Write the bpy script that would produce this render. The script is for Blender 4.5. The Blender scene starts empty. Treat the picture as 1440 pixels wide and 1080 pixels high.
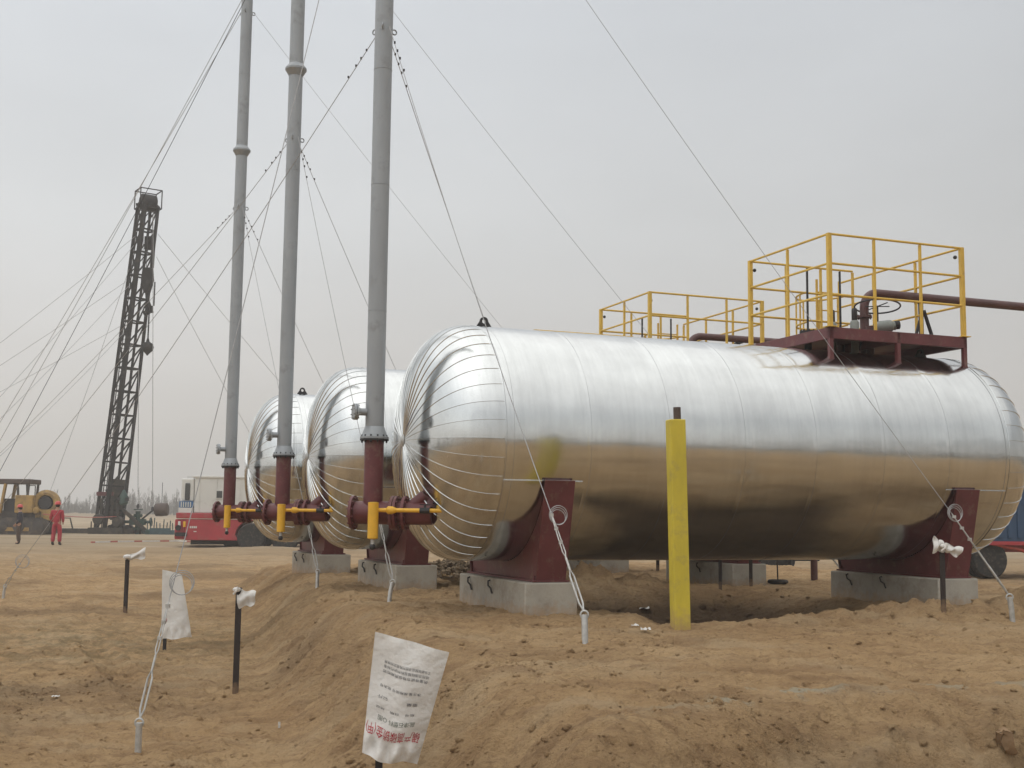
import bpy, math, random
import numpy as np
from mathutils import Vector, Matrix
random.seed(7); rng = np.random.default_rng(11)
R_ = math.radians
scene = bpy.context.scene

# ------------------------------------------------------------------ camera
EYE, F, PITCH, ROLL = 1.55, 1701.3, 0.10872, 0.0111
cp, sp, cr, sr = math.cos(PITCH), math.sin(PITCH), math.cos(ROLL), math.sin(ROLL)
FWD = np.array([0, cp, sp]); UP0 = np.array([0, -sp, cp]); RT0 = np.array([1.0, 0, 0])
RT = cr*RT0 + sr*UP0; UP = -sr*RT0 + cr*UP0
CAM = np.array([0, 0, EYE])
cd = bpy.data.cameras.new('camera'); cam = bpy.data.objects.new('camera', cd)
scene.collection.objects.link(cam); scene.camera = cam
cd.sensor_width = 36; cd.lens = 36*F/1440; cd.clip_start = 0.1; cd.clip_end = 5000
cam.matrix_world = Matrix(((RT[0], UP[0], -FWD[0], CAM[0]), (RT[1], UP[1], -FWD[1], CAM[1]), (RT[2], UP[2], -FWD[2], CAM[2]), (0, 0, 0, 1)))

# ------------------------------------------------------------------ sky, sun, exposure
SUN_EL, SUN_AZ = R_(52), R_(215)            # azimuth clockwise from +Y: behind the camera, to the left
w = bpy.data.worlds.new('World'); scene.world = w; w.use_nodes = True
nt = w.node_tree; nt.nodes.clear(); N = nt.nodes.new; LK = nt.links.new
wo = N('ShaderNodeOutputWorld'); bg = N('ShaderNodeBackground'); bg.inputs[1].default_value = 0.1
LK(bg.outputs[0], wo.inputs[0])
sky = N('ShaderNodeTexSky'); sky.sky_type = 'NISHITA'; sky.sun_disc = False
sky.sun_elevation = SUN_EL; sky.sun_rotation = SUN_AZ; sky.dust_density = 5
hs = N('ShaderNodeHueSaturation'); hs.inputs['Saturation'].default_value = 0.1; LK(sky.outputs[0], hs.inputs['Color'])
tc = N('ShaderNodeTexCoord'); sx = N('ShaderNodeSeparateXYZ'); LK(tc.outputs['Generated'], sx.inputs[0])
cr_ = N('ShaderNodeValToRGB'); LK(sx.outputs['Z'], cr_.inputs[0])
e = cr_.color_ramp.elements
e[0].position = 0.0; e[0].color = (.48, .462, .44, 1)
e[1].position = 1.0; e[1].color = (1.45, 1.45, 1.44, 1)
for p, c in ((.05, (.505, .49, .465)), (.12, (.575, .57, .56)), (.22, (.615, .632, .642)), (.40, (.63, .662, .70)), (.58, (.98, .99, 1.01)), (.8, (1.25, 1.25, 1.25))):
    k = e.new(p); k.color = (*c, 1)
mx = N('ShaderNodeMath'); mx.operation = 'MULTIPLY_ADD'; LK(sx.outputs['X'], mx.inputs[0]); mx.inputs[1].default_value = -3.5; mx.inputs[2].default_value = 9.6
cn = N('ShaderNodeTexNoise'); cn.inputs['Scale'].default_value = 2.2; cn.inputs['Detail'].default_value = 4
cmp_ = N('ShaderNodeMapping'); cmp_.inputs['Scale'].default_value = (1, 1, 2.6); LK(tc.outputs['Generated'], cmp_.inputs[0]); LK(cmp_.outputs[0], cn.inputs['Vector'])
cm = N('ShaderNodeMapRange'); LK(cn.outputs[0], cm.inputs[0]); cm.inputs[1].default_value = .3; cm.inputs[2].default_value = .7; cm.inputs[3].default_value = .93; cm.inputs[4].default_value = 1.07
m2 = N('ShaderNodeMath'); m2.operation = 'MULTIPLY'; LK(mx.outputs[0], m2.inputs[0]); LK(cm.outputs[0], m2.inputs[1])
vm = N('ShaderNodeVectorMath'); vm.operation = 'SCALE'; LK(cr_.outputs[0], vm.inputs[0]); LK(m2.outputs[0], vm.inputs['Scale'])
mxc = N('ShaderNodeMix'); mxc.data_type = 'RGBA'; mxc.inputs[0].default_value = .93
LK(hs.outputs[0], mxc.inputs[6]); LK(vm.outputs[0], mxc.inputs[7]); LK(mxc.outputs[2], bg.inputs[0])
sl = bpy.data.lights.new('sun', 'SUN'); sl.energy = 0.6; sl.angle = R_(170); sl.color = (1, .96, .9)
sun = bpy.data.objects.new('sun', sl); scene.collection.objects.link(sun)
sdir = Vector((math.sin(SUN_AZ)*math.cos(SUN_EL), math.cos(SUN_AZ)*math.cos(SUN_EL), math.sin(SUN_EL)))
sun.rotation_euler = sdir.to_track_quat('Z', 'Y').to_euler(); sun.location = sdir*60
scene.view_settings.view_transform = 'Standard'; scene.view_settings.look = 'None'
scene.view_settings.exposure = 0.15; scene.view_settings.gamma = 1.0
scene.cycles.volume_bounces = 1
scene.cycles.volume_step_rate = 1
scene.cycles.max_bounces = 8

# ------------------------------------------------------------------ helpers
def nrm(v):
    v = np.asarray(v, float); return v/np.linalg.norm(v)
def ray(x, y): return FWD + RT*(x-720)/F - UP*(y-540)/F
def at(x, y, Y):
    d = ray(x, y); return CAM + d*Y/d[1]
# tank axis frame: A runs along the tanks, NN towards the viewer, S from one tank to the next
YAW = 0.3645
A = np.array([math.cos(YAW), math.sin(YAW), 0]); NN = np.array([math.sin(YAW), -math.cos(YAW), 0])
P0 = np.array([-0.557, 14.484, 2.419]); TL, TR, TH, TPW = 6.97, 1.40, 0.769, 2.434
S = np.array([-1.835, 4.266, 0.0])
def W(a, n, z, k=0): return np.array([P0[0], P0[1], 0]) + a*A + n*NN + np.array([0, 0, z]) + k*S

def _hash(ix, iy, seed):
    h = (ix.astype(np.int64)*374761393 + iy.astype(np.int64)*668265263 + seed*1274126177) & 0xffffffff
    h = ((h ^ (h >> 13))*1103515245) & 0xffffffff
    h = ((h ^ (h >> 16))*2654435761) & 0xffffffff
    return ((h >> 8) & 0xffff)/65535.0
def vnoise(x, y, seed=0):
    ix, iy = np.floor(x), np.floor(y); fx, fy = x-ix, y-iy
    u, v = fx*fx*fx*(fx*(fx*6-15)+10), fy*fy*fy*(fy*(fy*6-15)+10)
    h = lambda dx, dy: _hash(ix+dx, iy+dy, seed)
    return (h(0, 0)*(1-u)+h(1, 0)*u)*(1-v) + (h(0, 1)*(1-u)+h(1, 1)*u)*v - .5
def fbm(x, y, o=4, seed=0, g=.5):
    s, a = 0, 1
    for k in range(o):
        s = s + a*vnoise(x*2**k + 17*k, y*2**k - 9*k, seed+k); a *= g
    return s
def sst(e0, e1, x):
    t = np.clip((x-e0)/(e1-e0), 0, 1); return t*t*(3-2*t)
def terrain(x, y):
    """height, plus masks: moist (freshly dug soil, ditch shade painted in), pale (dry far plain), streak"""
    x = np.asarray(x, float); y = np.asarray(y, float)
    dx, dy = x-P0[0], y-P0[1]
    a, n = dx*A[0]+dy*A[1], dx*NN[0]+dy*NN[1]
    d = np.hypot(x, y)
    low = -.42 + .52*sst(13, 42, d) + .0*d
    low = low + 1.2*sst(90, 420, d)
    wob = .55*fbm(n*.45, a*.2, 3, 5)
    ae = -1.05 - .11*np.clip(n, -20, 9) + wob*.7
    ne = 7.55 + .9*fbm(a*.4, n*.15+5, 3, 9)
    s = np.minimum(a-ae, ne-n)
    s = np.minimum(s, (n+13)*.35)
    s = np.minimum(s, (11.5-a)*.5)
    pm = sst(-1.35, .14, s)
    z = low + (.45-low)*pm
    slope = pm*(1-pm)*4
    near = 1-sst(25, 70, d)
    # ditch dug between the footings
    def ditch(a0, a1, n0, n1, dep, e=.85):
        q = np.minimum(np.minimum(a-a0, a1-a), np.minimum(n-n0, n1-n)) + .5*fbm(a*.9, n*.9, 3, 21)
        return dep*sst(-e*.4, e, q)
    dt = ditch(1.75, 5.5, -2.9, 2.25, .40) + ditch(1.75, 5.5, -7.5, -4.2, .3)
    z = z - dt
    # spoil heaped along the ditch and to the right of it
    sp_ = np.exp(-((a-4.6)/1.9)**2 - ((n-2.7)/.75)**2)*.15 + np.exp(-((a-7.0)/1.5)**2 - ((n-2.9)/1.1)**2)*.22
    sp_ = sp_ + np.exp(-((a-3.4)/1.5)**2 - ((n+3.5)/.45)**2)*.22
    sp_ = sp_ + np.exp(-((a-5.5)/2.2)**2 - ((n-6.9)/.6)**2)*.10
    rough = np.clip(sp_*5, 0, 1) + .35*slope
    z = z + sp_*(.75+1.7*fbm(a*1.9, n*1.9, 4, 33))
    z = z + near*(.055*fbm(x*.9, y*.9, 4, 1) + .040*fbm(x*3.6, y*4.6, 5, 3, .62)) + (1-sst(45, 80, d))*sst(14, 24, d)*(1-pm)*.16*fbm(x*.22, y*.3, 3, 66)
    z = z + near*.022*(.25-np.abs(fbm(x*6.5+y*2, y*6.5, 3, 62, .6)))*2
    z = z - near*.03*np.clip(.16-np.abs(fbm(x*1.7, y*2.3, 3, 61)), 0, .2)*5
    z = z + near*rough*(.15*fbm(x*4.2, y*4.2, 4, 41, .6))
    # drag marks left by the blade on the bank, running down it
    z = z + near*slope*.13*fbm((n*.9+a*.5)*3.2, a*.6, 4, 55, .6)
    # wheel ruts on the pad, parallel with the tanks
    z = z - near*pm*.03*(np.exp(-((n-5.0-.25*np.sin(a*.5))/.16)**2)+np.exp(-((n-6.5-.25*np.sin(a*.5))/.16)**2))
    # tyre tracks of the site plant on the low ground, running away past the bank
    for ac, ph in ((-3.6, 0.), (-5.3, 0.), (-7.4, 1.3), (-9.0, 1.3)):
        q = a-ac-.35*np.sin(n*.22+ph); tr_ = np.exp(-(q/.17)**4); rim_ = np.exp(-((np.abs(q)-.24)/.07)**2)
        z = z + near*(1-pm)*(-.055*tr_*(.6+.4*np.sign(np.sin(n*14+np.sign(q)*q*9))) + .035*rim_)*np.clip(.7+1.6*fbm(n*.3+ph, a*.2, 2, 120), 0, 1)
    z = z + (1-near)*.25*fbm(x*.03, y*.03, 3, 77)*sst(90, 200, d)
    moist_shade = .42*sst(170, 260, d) + np.clip(dt*3.4 + rough*.28 + .2*slope*(fbm(x*.7, y*.7, 3, 12)+.3), 0, 1)  # dug soil tone; the ditch term also paints in shade below the tank
    moist_shade = np.clip(moist_shade + near*.45*np.clip(fbm(x*.33+3, y*.45, 4, 101, .6)*2.2-.12, 0, 1)*(1-.55*pm), 0, 1)
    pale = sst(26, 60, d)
    moist_shade = np.clip(moist_shade + .8*np.exp(-((a-2.4)/1.6)**2-((n-8.1)/.6)**2)*(.7+fbm(x*1.5, y*1.5, 3, 14)), 0, 1)
    lime = (fbm(x*9, y*9, 3, 90) > -.12)*np.exp(-((a+.15)/1.1)**2 - ((n-ne+.25)/.13)**2)*(fbm(x*3, y*3, 3, 88) > -.1) + .8*np.exp(-((a-1.4)/.8)**2 - ((n-ne+.12)/.1)**2)*(fbm(x*3, y*3, 3, 89) > -.05)
    lime = np.clip(lime + .75*np.exp(-((a-9.2)/1.4)**2-((n-.9)/1.0)**2)*(.6+fbm(x*.8, y*.8, 3, 8)), 0, 1)
    moss = np.exp(-((x+6.0)/2.6)**2-((y-18.0)/3.0)**2)
    return z, moist_shade, pale, np.clip(lime, 0, 1), moss
def gz(x, y): return float(terrain(np.array([x]), np.array([y]))[0][0])
def ground(px, py):
    """the point of the ground seen at a pixel of the photograph"""
    d = ray(px, py); t = np.concatenate([np.linspace(3, 40, 1500), np.linspace(40.1, 400, 1500)])
    q = CAM + d*t[:, None]/d[1]
    under = q[:, 2] < terrain(q[:, 0], q[:, 1])[0]
    i = int(np.argmax(under)); p = q[i].copy(); p[2] = gz(p[0], p[1]); return p

# ------------------------------------------------------------------ materials
def mat(name, col, rough=.6, metal=0.0, var=.25, scale=6.0, bump=0.0, bscale=40.0, dirt=None, dirt_amt=0.0, spec=.5, stretch=(1, 1, 1), rvar=.1, mud=None):
    m = bpy.data.materials.new(name); m.use_nodes = True; t = m.node_tree; b = t.nodes['Principled BSDF']
    n_ = t.nodes.new; l_ = t.links.new
    co = n_('ShaderNodeTexCoord'); mp = n_('ShaderNodeMapping'); mp.inputs['Scale'].default_value = stretch; l_(co.outputs['Object'], mp.inputs[0])
    no = n_('ShaderNodeTexNoise'); no.inputs['Scale'].default_value = scale; no.inputs['Detail'].default_value = 6; no.inputs['Roughness'].default_value = .62
    l_(mp.outputs[0], no.inputs['Vector'])
    rp = n_('ShaderNodeValToRGB'); l_(no.outputs[0], rp.inputs[0])
    c = np.array(col)
    rp.color_ramp.elements[0].position = .3; rp.color_ramp.elements[0].color = (*np.clip(c*(1-var), 0, 1), 1)
    rp.color_ramp.elements[1].position = .7; rp.color_ramp.elements[1].color = (*np.clip(c*(1+var), 0, 1), 1)
    out = rp.outputs[0]
    if dirt is not None:
        n2 = n_('ShaderNodeTexNoise'); n2.inputs['Scale'].default_value = scale*1.7; n2.inputs['Detail'].default_value = 8; n2.inputs['Roughness'].default_value = .7
        l_(co.outputs['Object'], n2.inputs['Vector'])
        r2 = n_('ShaderNodeMapRange'); l_(n2.outputs[0], r2.inputs[0]); r2.inputs[1].default_value = .62-.35*dirt_amt; r2.inputs[2].default_value = .78-.2*dirt_amt
        mm = n_('ShaderNodeMix'); mm.data_type = 'RGBA'; l_(r2.outputs[0], mm.inputs[0]); l_(out, mm.inputs[6]); mm.inputs[7].default_value = (*dirt, 1); out = mm.outputs[2]
    if mud:
        sz = n_('ShaderNodeSeparateXYZ'); l_(co.outputs['Object'], sz.inputs[0])
        n4 = n_('ShaderNodeTexNoise'); n4.inputs['Scale'].default_value = 14; n4.inputs['Detail'].default_value = 5; l_(co.outputs['Object'], n4.inputs['Vector'])
        md = n_('ShaderNodeMath'); md.operation = 'MULTIPLY_ADD'; l_(n4.outputs[0], md.inputs[0]); md.inputs[1].default_value = (mud[1]-mud[0])*1.6; l_(sz.outputs['Z'], md.inputs[2])
        m5 = n_('ShaderNodeMapRange'); l_(md.outputs[0], m5.inputs[0]); m5.inputs[1].default_value = mud[0]+(mud[1]-mud[0])*.7; m5.inputs[2].default_value = mud[1]+(mud[1]-mud[0])*.8; m5.inputs[3].default_value = .85; m5.inputs[4].default_value = 0
        m6 = n_('ShaderNodeMix'); m6.data_type = 'RGBA'; l_(m5.outputs[0], m6.inputs[0]); l_(out, m6.inputs[6]); m6.inputs[7].default_value = (.36, .23, .125, 1); out = m6.outputs[2]
    l_(out, b.inputs['Base Color'])
    mr = n_('ShaderNodeMapRange'); l_(no.outputs[0], mr.inputs[0]); mr.inputs[3].default_value = max(.02, rough-rvar); mr.inputs[4].default_value = min(1, rough+rvar)
    l_(mr.outputs[0], b.inputs['Roughness']); b.inputs['Metallic'].default_value = metal
    b.inputs['Specular IOR Level'].default_value = spec
    if bump:
        n3 = n_('ShaderNodeTexNoise'); n3.inputs['Scale'].default_value = bscale; n3.inputs['Detail'].default_value = 6
        l_(mp.outputs[0], n3.inputs['Vector'])
        bp = n_('ShaderNodeBump'); bp.inputs['Strength'].default_value = bump; bp.inputs['Distance'].default_value = .02; l_(n3.outputs[0], bp.inputs['Height']); l_(bp.outputs[0], b.inputs['Normal'])
    return m

SOILD = (.16, .115, .075)
M = dict(
    grey_pipe=mat('galvanised_pipe', (.305, .325, .34), .5, .3, .14, 2.5, .05, 30, (.24, .25, .25), .2, stretch=(1, 1, .25)),
    galv=mat('galvanised_steel', (.48, .48, .46), .5, .6, .2, 20),
    wire=mat('wire_rope', (.36, .36, .36), .6, .3, .2, 30),
    wire_dark=mat('greasy_wire_rope', (.05, .05, .055), .8, .0, .2, 30),
    maroon=mat('red_oxide_paint', (.115, .027, .030), .5, 0, .22, 4, .05, 30, (.17, .10, .075), .25),
    pipe_brown=mat('red_oxide_pipe', (.085, .035, .033), .5, 0, .2, 5, .04, 30, (.14, .09, .07), .2),
    yellow=mat('yellow_rail_paint', (.62, .40, .06), .5, 0, .12, 6, .03, 40, (.36, .22, .07), .15),
    gauge_yellow=mat('yellow_pipe_paint', (.72, .40, .03), .4, 0, .1, 8),
    post_yellow=mat('yellow_post_paint', (.56, .45, .04), .55, 0, .16, 3, .08, 25, (.36, .28, .07), .28, stretch=(1, 1, .3), mud=(-.05, .22)),
    concrete=mat('cast_concrete', (.36, .335, .285), .9, 0, .16, 2.2, .25, 22, (.25, .215, .17), .4, spec=.2, mud=(.40, .60)),
    black=mat('black_steel', (.022, .021, .023), .55, .1, .3, 8),
    stake=mat('dark_stake', (.024, .017, .015), .75, 0, .35, 12, .2, 60, mud=(-.05, .10)),
    rubber=mat('tyre_rubber', (.020, .020, .020), .85, 0, .3, 6, .15, 50, (.10, .08, .06), .35),
    rig=mat('rig_steel', (.018, .018, .019), .7, .0, .35, 1.2, 0, 10, (.07, .065, .062), .25, spec=.25),
    rig_base=mat('oily_steel', (.045, .042, .036), .7, .1, .4, 1.5, 0, 10, (.13, .10, .07), .3),
    red_truck=mat('red_truck_paint', (.36, .035, .045), .4, 0, .15, 1.0, 0, 10, (.27, .10, .085), .3),
    white=mat('white_panel_paint', (.62, .62, .585), .45, 0, .07, .8, 0, 10, (.45, .43, .39), .12),
    glass=mat('dark_window_glass', (.05, .055, .055), .08, 0, .2, 1, spec=.8),
    blue=mat('blue_panel_paint', (.06, .16, .33), .5, 0, .2, 2),
    blue_dark=mat('blue_container_paint', (.022, .060, .125), .5, 0, .2, .8, .05, 8, (.06, .08, .10), .2),
    orange_red=mat('red_frame_paint', (.42, .065, .045), .5, 0, .2, 2, 0, 10, (.22, .13, .09), .2),
    dozer=mat('faded_yellow_paint', (.36, .225, .065), .6, 0, .25, 1.2, 0, 10, (.15, .10, .055), .4),
    dozer_dark=mat('muddy_track_steel', (.060, .054, .050), .75, .1, .35, 1.5, 0, 10, (.16, .12, .085), .35),
    green=mat('dark_green_paint', (.022, .058, .048), .55, 0, .3, 3),
    teal=mat('teal_pipe_paint', (.035, .075, .085), .55, 0, .35, 3),
    rim=mat('dusty_rim', (.15, .125, .11), .6, .2, .3, 4),
    drum=mat('brown_drum', (.075, .052, .042), .6, 0, .3, 2),
    overall_red=mat('red_overalls', (.37, .045, .06), .85, 0, .25, 3, spec=.2),
    overall_dark=mat('dark_jacket', (.045, .046, .058), .85, 0, .3, 3, spec=.2),
    trousers=mat('brown_trousers', (.085, .062, .048), .85, 0, .3, 3, spec=.2),
    skin=mat('skin', (.40, .23, .16), .6, 0, .1, 6),
    hair=mat('black_hair', (.012, .011, .01), .7, 0, .2, 9),
    helmet=mat('red_helmet', (.52, .06, .055), .35, 0, .1, 6),
    boot=mat('work_boot', (.03, .025, .02), .8, 0, .2, 6),
    glove=mat('work_glove', (.45, .43, .40), .9, 0, .2, 9),
    tape=mat('barrier_tape_white', (.62, .59, .55), .6, 0, .1, 9),
    tape_red=mat('barrier_tape_red', (.42, .12, .10), .6, 0, .1, 9),
    bark=mat('bare_bark', (.085, .078, .066), .9, 0, .3, .5, spec=.1),
    rubble=mat('broken_rock', (.26, .20, .135), .95, 0, .35, 5, .4, 20, spec=.1),
    ink_red=mat('red_print', (.42, .035, .05), .8, 0, .2, 60),
    ink_green=mat('grey_green_print', (.14, .16, .13), .8, 0, .2, 60),
    ink_grey=mat('grey_print', (.10, .10, .11), .8, 0, .3, 60),
    pilot=mat('pale_grey_casting', (.22, .24, .22), .5, .1, .15, 10),
    litter=mat('white_scrap', (.62, .60, .56), .7, 0, .15, 12),
)

def metal_sheet():
    """bright aluminium cladding: soft dents, fine scuffs, thin dust"""
    m = bpy.data.materials.new('aluminium_cladding'); m.use_nodes = True; t = m.node_tree; b = t.nodes['Principled BSDF']
    n_ = t.nodes.new; l_ = t.links.new
    co = n_('ShaderNodeTexCoord')
    b.inputs['Metallic'].default_value = 1.0
    def noise(sc, st, det=4, rough=.55):
        mp = n_('ShaderNodeMapping'); mp.inputs['Scale'].default_value = st; l_(co.outputs['Object'], mp.inputs[0])
        q = n_('ShaderNodeTexNoise'); q.inputs['Scale'].default_value = sc; q.inputs['Detail'].default_value = det; q.inputs['Roughness'].default_value = rough; l_(mp.outputs[0], q.inputs['Vector']); return q
    a = noise(1.4, (1, 1, 1), 7, .62)
    r = n_('ShaderNodeValToRGB'); l_(a.outputs[0], r.inputs[0])
    r.color_ramp.elements[0].position = .32; r.color_ramp.elements[0].color = (.59, .605, .60, 1)
    r.color_ramp.elements[1].position = .68; r.color_ramp.elements[1].color = (.70, .72, .712, 1)
    st = noise(9, (1, .08, .08), 5, .7)
    mr2 = n_('ShaderNodeMapRange'); l_(st.outputs[0], mr2.inputs[0]); mr2.inputs[1].default_value = .35; mr2.inputs[2].default_value = .7; mr2.inputs[3].default_value = 1.0; mr2.inputs[4].default_value = .9
    vs_ = n_('ShaderNodeVectorMath'); vs_.operation = 'SCALE'; l_(r.outputs[0], vs_.inputs[0]); l_(mr2.outputs[0], vs_.inputs['Scale'])
    l_(vs_.outputs[0], b.inputs['Base Color'])
    f = noise(3.5, (1, .35, .35), 8, .7)
    mr = n_('ShaderNodeMapRange'); l_(f.outputs[0], mr.inputs[0]); mr.inputs[1].default_value = .3; mr.inputs[2].default_value = .75; mr.inputs[3].default_value = .10; mr.inputs[4].default_value = .22
    l_(mr.outputs[0], b.inputs['Roughness'])
    h1 = noise(1.5, (1, .7, .7), 2); h2 = noise(26, (.2, 1, 1), 3)
    b1 = n_('ShaderNodeBump'); b1.inputs['Strength'].default_value = .2; b1.inputs['Distance'].default_value = .035; l_(h1.outputs[0], b1.inputs['Height'])
    b2 = n_('ShaderNodeBump'); b2.inputs['Strength'].default_value = .06; b2.inputs['Distance'].default_value = .006; l_(h2.outputs[0], b2.inputs['Height']); l_(b1.outputs[0], b2.inputs['Normal'])
    l_(b2.outputs[0], b.inputs['Normal'])
    return m
M['clad'] = metal_sheet()
M['seam'] = mat('grimy_lap_joint', (.16, .165, .165), .6, .5, .3, 6)

def soil():
    m = bpy.data.materials.new('loess_soil'); m.use_nodes = True; t = m.node_tree; b = t.nodes['Principled BSDF']
    n_ = t.nodes.new; l_ = t.links.new
    co = n_('ShaderNodeTexCoord')
    def noise(sc, st=(1, 1, 1), det=6, rough=.6, rot=0):
        mp = n_('ShaderNodeMapping'); mp.inputs['Scale'].default_value = st; mp.inputs['Rotation'].default_value = (0, 0, rot); l_(co.outputs['Object'], mp.inputs[0])
        q = n_('ShaderNodeTexNoise'); q.inputs['Scale'].default_value = sc; q.inputs['Detail'].default_value = det; q.inputs['Roughness'].default_value = rough; l_(mp.outputs[0], q.inputs['Vector']); return q.outputs[0]
    def ramp(x, p0, c0, p1, c1):
        r = n_('ShaderNodeValToRGB'); l_(x, r.inputs[0]); r.color_ramp.elements[0].position = p0; r.color_ramp.elements[0].color = (*c0, 1); r.color_ramp.elements[1].position = p1; r.color_ramp.elements[1].color = (*c1, 1); return r.outputs[0]
    def mix(f, a, c, mode='MIX'):
        q = n_('ShaderNodeMix'); q.data_type = 'RGBA'; q.blend_type = mode
        if isinstance(f, float): q.inputs[0].default_value = f
        else: l_(f, q.inputs[0])
        for s_, v in ((6, a), (7, c)):
            if isinstance(v, tuple): q.inputs[s_].default_value = (*v, 1)
            else: l_(v, q.inputs[s_])
        return q.outputs[2]
    def attr(nm):
        q = n_('ShaderNodeAttribute'); q.attribute_name = nm; return q.outputs['Fac']
    def mul(a, k):
        q = n_('ShaderNodeMath'); q.operation = 'MULTIPLY'; l_(a, q.inputs[0])
        if isinstance(k, float): q.inputs[1].default_value = k
        else: l_(k, q.inputs[1])
        return q.outputs[0]
    n1 = noise(.55, det=5); n2 = noise(3.0, (1, 1, 1), 8, .68); n3 = noise(22, (1, 1, 1), 6, .7)
    ns = noise(5.0, (.22, 1.0, 1), 6, .65, -YAW)
    c = ramp(n1, .3, (.54, .348, .178), .7, (.66, .455, .25))
    c = mix(mul(ramp(n2, .45, (0, 0, 0), .70, (1, 1, 1)), .75), c, (.44, .28, .145))
    c = mix(mul(ramp(ns, .50, (0, 0, 0), .66, (1, 1, 1)), .6), c, (.35, .215, .113))
    c = mix(mul(ramp(n3, .54, (0, 0, 0), .70, (1, 1, 1)), .6), c, (.25, .152, .08))
    nd = noise(9, (.5, 1, 1), 7, .75, .5)
    c = mix(mul(ramp(nd, .56, (0, 0, 0), .68, (1, 1, 1)), .6), c, (.23, .14, .075))
    c = mix(mul(ramp(noise(1.3, (.6, 1, 1), 5, .6, .9), .52, (0, 0, 0), .66, (1, 1, 1)), .5), c, (.66, .49, .30))
    c = mix(mul(ramp(noise(55), .62, (0, 0, 0), .74, (1, 1, 1)), .5), c, (.46, .37, .26))
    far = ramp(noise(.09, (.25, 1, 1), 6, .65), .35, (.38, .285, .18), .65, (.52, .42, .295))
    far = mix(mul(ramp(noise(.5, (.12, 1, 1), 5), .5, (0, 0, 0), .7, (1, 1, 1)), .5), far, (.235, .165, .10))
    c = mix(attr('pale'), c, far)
    c = mix(mul(attr('moist_shade'), .85), c, ramp(n2, .35, (.060, .040, .028), .7, (.135, .09, .058)))  # dark dug soil, deepened so the colour carries the ditch shade too
    c = mix(mul(attr('moss'), ramp(n2, .4, (0, 0, 0), .6, (.55, .55, .55))), c, (.21, .18, .095))
    c = mix(mul(attr('lime'), .8), c, (.50, .47, .36))
    l_(c, b.inputs['Base Color']); b.inputs['Roughness'].default_value = .97; b.inputs['Specular IOR Level'].default_value = .1
    h = n_('ShaderNodeMath'); h.operation = 'MULTIPLY_ADD'; l_(n2, h.inputs[0]); h.inputs[1].default_value = 1.6; l_(n3, h.inputs[2])
    h2 = n_('ShaderNodeMath'); h2.operation = 'ADD'; l_(h.outputs[0], h2.inputs[0]); l_(mul(nd, -1.6), h2.inputs[1])
    bp = n_('ShaderNodeBump'); bp.inputs['Strength'].default_value = 1.0; bp.inputs['Distance'].default_value = .085; l_(h2.outputs[0], bp.inputs['Height']); l_(bp.outputs[0], b.inputs['Normal'])
    return m
M['soil'] = soil()

def cloth():
    m = mat('white_woven_plastic', (.80, .785, .75), .6, 0, .06, 5, .12, 160, (.64, .58, .50), .15, spec=.3)
    t = m.node_tree; b = t.nodes['Principled BSDF']; o = t.nodes['Material Output']
    co = t.nodes.new('ShaderNodeTexCoord'); q = t.nodes.new('ShaderNodeTexVoronoi'); q.feature = 'SMOOTH_F1'; q.inputs['Scale'].default_value = 6
    wn = t.nodes.new('ShaderNodeTexNoise'); wn.inputs['Scale'].default_value = 7; wn.inputs['Detail'].default_value = 4; t.links.new(co.outputs['Object'], wn.inputs['Vector'])
    va = t.nodes.new('ShaderNodeVectorMath'); t.links.new(wn.outputs['Color'], va.inputs[0]); t.links.new(co.outputs['Object'], va.inputs[1]); t.links.new(va.outputs[0], q.inputs['Vector'])
    bq = t.nodes.new('ShaderNodeBump'); bq.inputs['Strength'].default_value = .3; bq.inputs['Distance'].default_value = .03; t.links.new(q.outputs['Distance'], bq.inputs['Height'])
    old = b.inputs['Normal'].links[0].from_socket; t.links.new(old, bq.inputs['Normal']); t.links.new(bq.outputs[0], b.inputs['Normal'])
    tr = t.nodes.new('ShaderNodeBsdfTranslucent'); tr.inputs[0].default_value = (.62, .60, .55, 1)
    mx_ = t.nodes.new('ShaderNodeMixShader'); mx_.inputs[0].default_value = .25
    t.links.new(b.outputs[0], mx_.inputs[1]); t.links.new(tr.outputs[0], mx_.inputs[2]); t.links.new(mx_.outputs[0], o.inputs[0])
    return m
M['cloth'] = cloth()

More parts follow.
